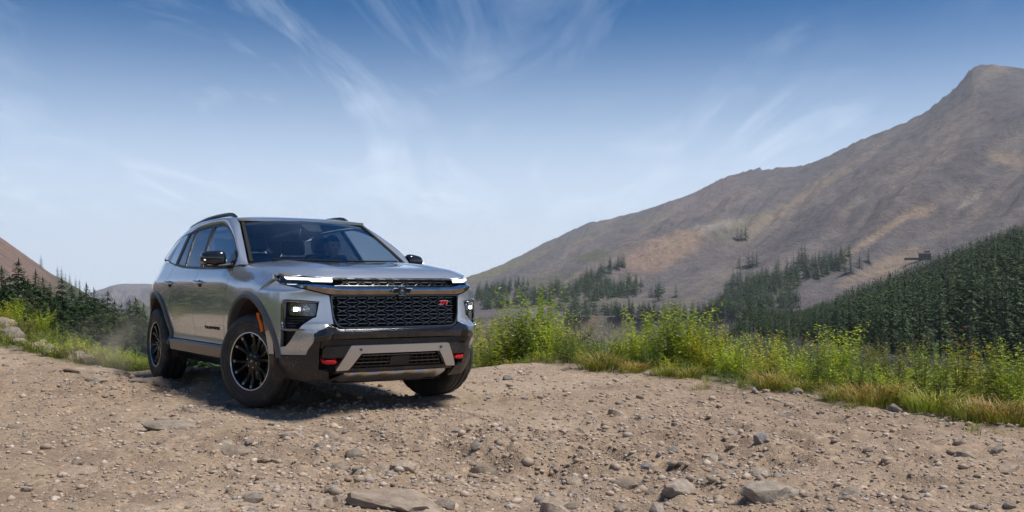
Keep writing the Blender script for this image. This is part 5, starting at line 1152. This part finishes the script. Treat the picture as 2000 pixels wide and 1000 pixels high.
# silver bar shaped like a shallow arch
ba = rnd([(-.452, .562), (.452, .562), (.560, .358), (.455, .362), (.362, .497), (-.362, .497), (-.455, .362), (-.560, .358)], .012)
SB = panel('bumper_bar', ba, FC(.038), .03, .02, M['silver'], CAR, (1, 0, 0), .05, 30)
for e in (-1, 1):
    mb = MB(); mb.add(*(lambda b: (b.v, b.f))(MB().lathe([(0, .010), (.011, .008), (.012, -.01)], 14, 'x', fpt(e*.37, .530, .038)))); mb.build('parking_sensor', M['grille_hi'], SB)
LG = patch('lower_grille', rnd([(-.345, .49), (.345, .49), (.44, .372), (-.44, .372)], .012), -.04, M['void'], CAR)
for i in range(4):
    z = .478-.029*i; hw = .335+(.49-z)*.72; mb = MB(); fbar(mb, -hw, z, hw, z, .0045, -.04, .0, 16); mb.build('grille_bar', M['grille_hi'] if i % 2 == 0 else M['grille'], LG, 30)
mb = MB()
for k in range(-7, 8):
    if abs(k) > 1: fbar(mb, k*.052, .482, k*.052*1.12, .378, .003, -.035, -.006)
mb.build('grille_lattice', M['grille'], LG, 30)['kind'] = 'stuff'
patch('radar_cover', rnd([(-.088, .466), (.088, .466), (.088, .398), (-.088, .398)], .006), .008, M['rail'], LG, .03)
# skid plate with four raised ribs
us = [-.50+1.0*i/60 for i in range(61)]
def rib(u): 
    q = (u/.225+.5) % 1.0; return .012*sst(.12, .26, q)*(1-sst(.74, .88, q))
rows = []
for f_ in [i/10 for i in range(11)]:
    z = lerp(.338, .236, f_); rows.append([(fpt(u*lerp(.93, 1.10, f_), .338)[0]+.012-.20*f_**1.5+rib(u)*sst(0, .15, f_)-.10*sst(.42, .5, abs(u))*f_, u*lerp(.93, 1.10, f_), z) for u in us])
loft('skid_plate', rows, M['skid'], CAR, (1, 0, -.5), .01, 30)
mb = MB(); mb.box((.28, 0, .255), (.95, 1.0, .02)); mb.build('underbody_shield', M['void'], CAR)
# ---- wheels
def wheel(x, s, steer):
    w = empty('wheel'); w.parent = CAR; w.location = (x, s*.848, .402); w.rotation_euler = (0, 0, steer)
    # built with the outer face towards +y, turned for the right-hand side
    fl = s
    TR = .402
    prof = [(.236, -.115), (.246, -.128), (.275, -.136), (.32, -.139), (.36, -.136), (.383, -.126), (TR-.006, -.112), (TR, -.098), (TR, -.074), (TR-.010, -.072), (TR-.010, -.062), (TR+.001, -.060), (TR+.001, -.016), (TR-.010, -.014), (TR-.010, -.004), (TR+.001, -.002)]
    prof = prof+[(r, -a) for r, a in reversed(prof)]
    nseg = 96
    def lug(r, a, q, j):
        k = int(q/(2*math.pi)*nseg+.5)
        if r > TR-.008 and abs(a) > .09: return r-(.010 if k % 4 == 0 else 0)
        if r > TR-.002 and abs(a) > .05: return r-(.009 if (k+1) % 4 == 0 else 0)
        if .366 > r > .34: return r+(.002 if k % 2 else 0)
        return r
    ty = MB().lathe(prof, nseg, 'y', (0, 0, 0), lug).build('tyre', M['tyre'], w, 40)
    # raised sidewall ring
    mb = MB()
    for rr in (.300, .335): mb.lathe([(rr-.004, fl*.1365), (rr-.002, fl*.1415), (rr+.002, fl*.1415), (rr+.004, fl*.1365)], 64, 'y')
    mb.build('sidewall_ring', M['tyre'], ty, 40)
    o = lambda r, a: (r, fl*a)
    rim = MB().lathe([o(.250, .126), o(.246, .130), o(.238, .126), o(.232, .110), o(.222, .06), o(.205, -.02), o(.20, -.11), o(.236, -.118)], 64).build('rim', M['rim'], w, 40)
    MB().lathe([o(.250, .1262), o(.2495, .1315), o(.243, .1325), o(.2385, .1275)], 72).build('rim_lip', M['machined'], rim, 40)
    MB().lathe([o(.0, .098), o(.03, .099), o(.062, .096), o(.085, .085), o(.092, .06), o(.06, .03)], 36).build('hub', M['rim'], rim, 40)
    for k in range(6):
        a = k*math.pi/3+.26
        for e in (-1, 1):
            # one arm of a twin spoke
            mb = MB(); pts = []
            for i in range(7):
                t = i/6; r = lerp(.062, .238, t); an = a+e*(lerp(.10, .235, t**.8)); wd = lerp(.013, .0185, t)
                y = lerp(.098, .112, t)-.010*math.sin(t*math.pi); pts.append((r, an, wd, y))
            V = []; F = []
            for r, an, wd, y in pts:
                c_, s_ = math.cos(an), math.sin(an)
                for dw, dy in ((-1, -.032), (-1, -.008), (-.55, 0), (.55, 0), (1, -.008), (1, -.032)):
                    V.append((r*c_-dw*wd*s_, fl*(y+dy), r*s_+dw*wd*c_))
            for i in range(6):
                for j in range(6): F.append((i*6+j, i*6+(j+1) % 6, (i+1)*6+(j+1) % 6, (i+1)*6+j))
            mb.add(V, F); sp = mb.build('spoke', M['rim'], rim, 30)
            # machined facet near the rim
            V = []; F = []
            for r, an, wd, y in pts[5:]:
                c_, s_ = math.cos(an), math.sin(an)
                for dw in (-.6, .6): V.append((r*c_-dw*wd*s_, fl*(y+.0012), r*s_+dw*wd*c_))
            for i in range(1): F.append((i*2, i*2+1, i*2+3, i*2+2))
            mb = MB(); mb.add(V, F); mb.build('spoke_facet', M['facet'], rim, 30)
        an = k*math.pi/3+.26+math.pi/6; 
        mb = MB(); mb.add(*(lambda b: (b.v, b.f))(MB().lathe([o(0, .106), o(.007, .106), o(.0095, .101), o(.010, .085)], 6, 'y', (.057*math.cos(an), 0, .057*math.sin(an))))); mb.build('lug_nut', M['machined'], rim, 30)
    MB().lathe([o(0, .108), o(.024, .107), o(.030, .102), o(.031, .09)], 24).build('centre_cap', M['rail'], rim, 40)
    mb = MB(); mb.add([(u*.17, fl*.1095, z*.17) for u, z in emblem(1)], [tuple(range(12))]); mb.build('cap_emblem', M['machined'], rim, None)
    MB().lathe([o(.06, .02), o(.168, .02), o(.170, .012), o(.168, .0), o(.06, .0)], 40).build('brake_disc', M['brake'], w, 40)
    MB().box((.10, fl*.012, .10), (.09, .07, .16), Matrix.Rotation(R(45), 3, 'Y'), .012).build('brake_caliper', M['rail'], w)
    return w
ST = R(21.8)
for x, st in ((0, ST), (-3.073, 0)):
    for s in (-1, 1): wheel(x, s, st)
# ---- floor, tub and rear end
mb = MB(); mb.box((-1.55, 0, .36), (4.6, 1.36, .10)); mb.box((-1.55, 0, .42), (1.85, 1.80, .14)); mb.box((-3.9, 0, .62), (.35, 1.3, .5)); mb.build('floor_pan', M['void'], CAR)
mb = MB(); mb.tube([(-.05, -.80, .40), (-.02, -.5, .33), (0, 0, .30), (-.02, .5, .33), (-.05, .80, .40)], .05, 8); mb.box((.05, -.55, .34), (.30, .5, .06)); mb.box((.05, .55, .34), (.30, .5, .06)); mb.build('front_suspension', M['void'], CAR)
mb = MB(); mb.tube([(-3.07, -.80, .40), (-3.07, 0, .36), (-3.07, .80, .40)], .05, 8); mb.box((-2.8, -.5, .36), (.8, .12, .10)); mb.box((-2.8, .5, .36), (.8, .12, .10)); mb.build('rear_suspension', M['void'], CAR)
mb = MB(); mb.tube([(-2.45, .55, .33), (-3.2, .6, .32), (-3.95, .62, .36)], .035, 8); mb.build('exhaust', M['brake'], CAR)
mb = MB(); mb.box((.35, 0, .82), (.9, 1.0, .5)); mb.build('engine_block', M['void'], CAR)
rear_hw = pch([(.3, .74), (.7, .80), (1.1, .78), (1.25, .72), (1.4, .62), (1.6, .44), (1.7, .40)])
def rear(t, z):
    xb = pch([(.30, -4.12), (.45, -4.20), (.72, -4.19), (.80, -4.14), (1.15, -4.12), (1.25, -4.06), (1.60, -3.78), (1.70, -3.74)])(z)
    return (xb+.17*abs(t)**3.5, t*rear_hw(z)*1.0, z)
grid = [(-1, 0), (1, 0)]
panel('rear_bumper', [(-1.0, .36), (1.0, .36), (1.0, .745), (-1.0, .745)], rear, .08, .05, M['clad'], CAR, (-1, 0, 0), .02)
TG = panel('tailgate', [(-.99, .752), (.99, .752), (.98, 1.245), (-.98, 1.245)], rear, .08, .05, M['paint'], CAR, (-1, 0, 0), .02)
panel('rear_window', [(-.97, 1.252), (.97, 1.252), (.94, 1.60), (-.94, 1.60)], rear, .1, .08, M['tint'], TG, (-1, 0, .5), .005, 60)
panel('tail_light_bar', rnd([(-.97, 1.10), (.97, 1.10), (.97, 1.19), (-.97, 1.19)], .02), lambda t, z: tuple(a+b for a, b in zip(rear(t, z), (-.012, 0, 0))), .1, .04, M['tail'], TG, (-1, 0, 0), .02)
loft('spoiler', [[(rear(t, 1.60)[0]+dx, t*.46, 1.615+dz) for t in [i/8-1 for i in range(17)]] for dx, dz in ((.10, .03), (0, .035), (-.14, .012), (-.13, -.01), (.02, -.015))], M['paint'], CAR, (-.2, 0, 1), .006, 40)
for s in (-1, 1):
    loft('rear_pillar', [[(lerp(side_p[0], rear(s*.97, z)[0], t), lerp(side_p[1], rear(s*.97, z)[1], t), z) for z, side_p in [(z, (-3.72-.02*(1.6-z), s*(side(-3.72, z)), z)) for z in (1.36, 1.44, 1.52, 1.60)]] for t in (0, .33, .66, 1)], M['paint'], CAR, (-.5, s, 0), .02)
    panel('bumper_corner', [(-3.60, .36), (-4.03, .36), (-4.03, .752), (-3.60, .735)], S_(s), .06, .06, M['clad'], CAR, (0, s, 0), .02)
# ---- cabin
mb = MB()
loft('dashboard', [[(x+.10*abs(t)**2*-1, t*.74, z) for t in [i/8-1 for i in range(17)]] for x, z in ((-.42, 1.10), (-.50, 1.185), (-.72, 1.19), (-.86, 1.15), (-.90, 1.0), (-.84, .75))], M['inter'], CAR, (-.3, 0, 1), .02, 50)
MB().box((-.92, -.02, 1.20), (.03, .42, .17), Matrix.Rotation(R(-12), 3, 'Y'), .01).build('screen_display', M['gloss'], CAR)
MB().box((-.885, .38, 1.19), (.05, .34, .12), Matrix.Rotation(R(-12), 3, 'Y'), .02).build('instrument_hood', M['inter'], CAR)
sw = MB().lathe([(.185+.014*math.cos(q), .014*math.sin(q)) for q in [2*math.pi*i/8 for i in range(8)]], 36, 'x', (0, 0, 0), None, True).build('steering_wheel', M['inter'], CAR)
sw.location = (-1.00, .38, 1.08); sw.rotation_euler = (0, R(-22), 0)
mb = MB(); mb.box((.0, 0, 0), (.04, .15, .10), None, .015); mb.box((0, 0, -.10), (.02, .04, .17)); mb.box((0, .1, 0), (.02, .18, .03)); mb.box((0, -.1, 0), (.02, .18, .03)); mb.build('wheel_spokes', M['inter'], sw)
mb = MB(); mb.box((-.98, 0, 1.575), (.02, .24, .065), None, .008); mb.build('rear_view_mirror', M['gloss'], CAR)
def seat(x, y, w=.52, name='seat'):
    st = MB(); st.box((x+.05, y, .72), (.52, w, .18), None, .05); so_ = st.build(name, M['seat'], CAR, 50)
    st = MB(); st.box((x-.26, y, 1.06), (.15, w*.94, .66), Matrix.Rotation(R(-14), 3, 'Y'), .055); st.build('backrest', M['seat'], so_, 50)
    st = MB(); st.box((x-.375, y, 1.485), (.09, .27, .17), Matrix.Rotation(R(-10), 3, 'Y'), .04); st.tube([(x-.35, y-.06, 1.33), (x-.37, y-.06, 1.45)], .007, 6); st.tube([(x-.35, y+.06, 1.33), (x-.37, y+.06, 1.45)], .007, 6); st.build('headrest', M['seat'], so_, 50)
for y in (-.38, .38): seat(-1.18, y); seat(-2.05, y, .56)
seat(-2.85, 0, 1.1)
MB().box((-1.2, 0, .75), (.9, .22, .32), None, .03).build('centre_console', M['inter'], CAR)
loft('headlining', [[(x, y, roof(x, y)-.05) for y in [i/6*.60*(1 if x > -2.5 else .7) for i in range(-6, 7)]] for x in (-1.14, -1.5, -2.0, -2.6, -3.2, -3.6)], M['inter'], CAR, (0, 0, -1), .008)
# ================================================================== driver
skin = mat('skin', (.42, .26, .19), .5, Subsurface_Weight=.1); shirt = mat('dark shirt', (.03, .035, .045), .85); hairm = mat('dark hair', (.018, .014, .011), .6)
DR = empty('person', (0, 0, 0)); DR.matrix_world = CAR.matrix_world
DR.location = CAR.location; DR.rotation_euler = CAR.rotation_euler
tag(DR, 'driver in dark shirt seated behind the steering wheel of the silver car', 'person')
def skinned(name, pts, edges, rad, m, parent, sub=2):
    me = bpy.data.meshes.new(name); me.from_pydata(pts, edges, []); o = link(name, me, m, parent)
    md = o.modifiers.new('skin', 'SKIN'); md.use_smooth_shade = True
    for i, r_ in enumerate(rad):
        me.skin_vertices[0].data[i].radius = r_ if isinstance(r_, tuple) else (r_, r_)
    me.skin_vertices[0].data[0].use_root = True
    o.modifiers.new('sub', 'SUBSURF').levels = sub; o.modifiers['sub'].render_levels = sub
    dg = bpy.context.evaluated_depsgraph_get(); nm = bpy.data.meshes.new_from_object(o.evaluated_get(dg)); o.modifiers.clear(); o.data = nm
    nm.shade_smooth()
    if not nm.materials: nm.materials.append(m)
    return o
dx, dy = -1.30, .38
pts = [(dx-.02, dy, .86), (dx-.06, dy, 1.02), (dx-.09, dy, 1.17), (dx-.10, dy, 1.26), (dx-.075, dy, 1.33), (dx-.05, dy, 1.385)]
ed_ = [(i, i+1) for i in range(5)]; rad = [(.16, .13), (.15, .115), (.17, .12), (.13, .095), (.058, .058), (.055, .055)]
for s in (-1, 1):
    b = len(pts); pts += [(dx-.09, dy+s*.185, 1.225), (dx+.06, dy+s*.235, 1.03), (dx+.26, dy+s*.175, 1.10), (dx+.315, dy+s*.155, 1.13)]; rad += [.066, .052, .036, .030]; ed_ += [(3, b), (b, b+1), (b+1, b+2), (b+2, b+3)]
    b = len(pts); pts += [(dx+.02, dy+s*.10, .82), (dx+.42, dy+s*.13, .86), (dx+.62, dy+s*.12, .58), (dx+.70, dy+s*.12, .54)]; rad += [.085, .065, .05, .04]; ed_ += [(0, b), (b, b+1), (b+1, b+2), (b+2, b+3)]
body = skinned('body', pts, ed_, rad, shirt, DR)
# head with brow, nose, lips, chin, ears and hair
bm = bmesh.new(); bmesh.ops.create_uvsphere(bm, u_segments=28, v_segments=22, radius=1)
for w in bm.verts:
    x, y, z = w.co; px_, py_, pz_ = x*.098, y*.076, z*.118
    if z < 0: px_ *= 1+.10*z; py_ *= 1+.22*z
    if x > .3:
        f = math.exp(-(y/.20)**2)
        px_ += .020*f*math.exp(-((z+.10)/.16)**2)-.008*math.exp(-((abs(y)-.36)/.16)**2-((z-.12)/.12)**2)+.006*math.exp(-(y/.5)**2-((z-.32)/.12)**2)+.007*math.exp(-(y/.3)**2-((z+.52)/.08)**2)+.010*math.exp(-(y/.35)**2-((z+.85)/.14)**2)
    w.co = (dx-.015+px_, dy+py_, 1.462+pz_)
bm.verts.index_update(); HV = [w.co.copy() for w in bm.verts]; HF = [tuple(q.index for q in g.verts) for g in bm.faces]; bm.free()
hd = MB(); hd.add(HV, HF); head = hd.build('head', skin, body, 179)
for s in (-1, 1):
    e = MB(); e.lathe([(0, .010), (.008, .006), (.010, 0)], 12, 'x', (dx+.072, dy+s*.029, 1.474)); e.build('eye', mat('eye', (.05, .04, .035), .2), body)
    e = MB(); e.box((dx-.02, dy+s*.077, 1.462), (.035, .014, .06), None, .006); e.build('ear', skin, body)
hb = MB(); hv = []; keep = [q for q in HF if sum((1 if (HV[i].z > 1.505 or (HV[i].x < dx-.02 and HV[i].z > 1.40)) else 0) for i in q) == len(q)]
ids = sorted({i for q in keep for i in q}); mp_ = {i: k for k, i in enumerate(ids)}; cc = Vector((dx-.015, dy, 1.462))
hb.add([cc+(HV[i]-cc)*1.07 for i in ids], [tuple(mp_[i] for i in q) for q in keep]); hb.build('hair', hairm, body, 179)
# hands round the steering wheel rim: palm and five curled fingers each
for s in (-1, 1):
    c = Vector((dx+.325, dy+s*.165, 1.145)); hp = [tuple(c+Vector((-.02, 0, -.03))), tuple(c+Vector((-.005, 0, .01))), tuple(c+Vector((.0, 0, .04)))]; he = [(0, 1), (1, 2)]; hrad = [.026, .030, .026]
    for k in range(4):
        y0 = (-.03+.02*k); b = len(hp); hp += [tuple(c+Vector((.005, y0, .052))), tuple(c+Vector((.035, y0*1.05, .058-.004*abs(k-1)))), tuple(c+Vector((.045, y0*1.05, .030))), tuple(c+Vector((.030, y0, .012)))]; hrad += [.0095, .009, .0085, .008]; he += [(2, b), (b, b+1), (b+1, b+2), (b+2, b+3)]
    b = len(hp); hp += [tuple(c+Vector((-.005, -s*.032, .015))), tuple(c+Vector((.010, -s*.050, .038))), tuple(c+Vector((.022, -s*.052, .056)))]; hrad += [.012, .010, .009]; he += [(1, b), (b, b+1), (b+1, b+2)]
    skinned('hand', hp, he, hrad, skin, body, 1)
# ---- dust thrown up by the tyres
def dust(name, loc, rad, dens, seed, label):
    bm = bmesh.new(); bmesh.ops.create_icosphere(bm, subdivisions=3, radius=1); me = bpy.data.meshes.new(name); bm.to_mesh(me); bm.free()
    o = link(name, me); o.location = loc; o.scale = rad
    m = bpy.data.materials.new(name); m.use_nodes = True; t = m.node_tree; t.nodes.clear()
    def n(ty, **k):
        x = t.nodes.new(ty)
        for a, v in k.items(): setattr(x, a, v)
        return x
    tcn = n('ShaderNodeTexCoord'); ln = n('ShaderNodeVectorMath', operation='LENGTH'); t.links.new(tcn.outputs['Object'], ln.inputs[0])
    fo = n('ShaderNodeMapRange', interpolation_type='SMOOTHSTEP'); t.links.new(ln.outputs['Value'], fo.inputs[0]); fo.inputs[1].default_value = 1; fo.inputs[2].default_value = .1; fo.inputs[3].default_value = 0; fo.inputs[4].default_value = 1
    geo = n('ShaderNodeNewGeometry'); nz = n('ShaderNodeTexNoise'); t.links.new(geo.outputs['Position'], nz.inputs['Vector']); nz.inputs['Scale'].default_value = 3.2; nz.inputs['Detail'].default_value = 4
    rr = n('ShaderNodeMapRange'); t.links.new(nz.outputs[0], rr.inputs[0]); rr.inputs[1].default_value = .38; rr.inputs[2].default_value = .68
    mu = n('ShaderNodeMath', operation='MULTIPLY'); t.links.new(fo.outputs[0], mu.inputs[0]); t.links.new(rr.outputs[0], mu.inputs[1]); m2 = n('ShaderNodeMath', operation='MULTIPLY'); t.links.new(mu.outputs[0], m2.inputs[0]); m2.inputs[1].default_value = dens
    pv = n('ShaderNodeVolumePrincipled'); pv.inputs['Color'].default_value = (.80, .70, .60, 1); t.links.new(m2.outputs[0], pv.inputs['Density']); oo = n('ShaderNodeOutputMaterial'); t.links.new(pv.outputs[0], oo.inputs['Volume'])
    me.materials.append(m); tag(o, label, 'dust', kind='stuff')
dust('dust', (-4.55, 11.75, .30), (1.0, .95, .55), 1.1, 1, 'pale dust trailing behind the rear wheel')
dust('dust', (-2.35, 8.85, .06), (.75, .55, .30), 2.4, 2, 'dust kicked up at the foot of the front wheel')
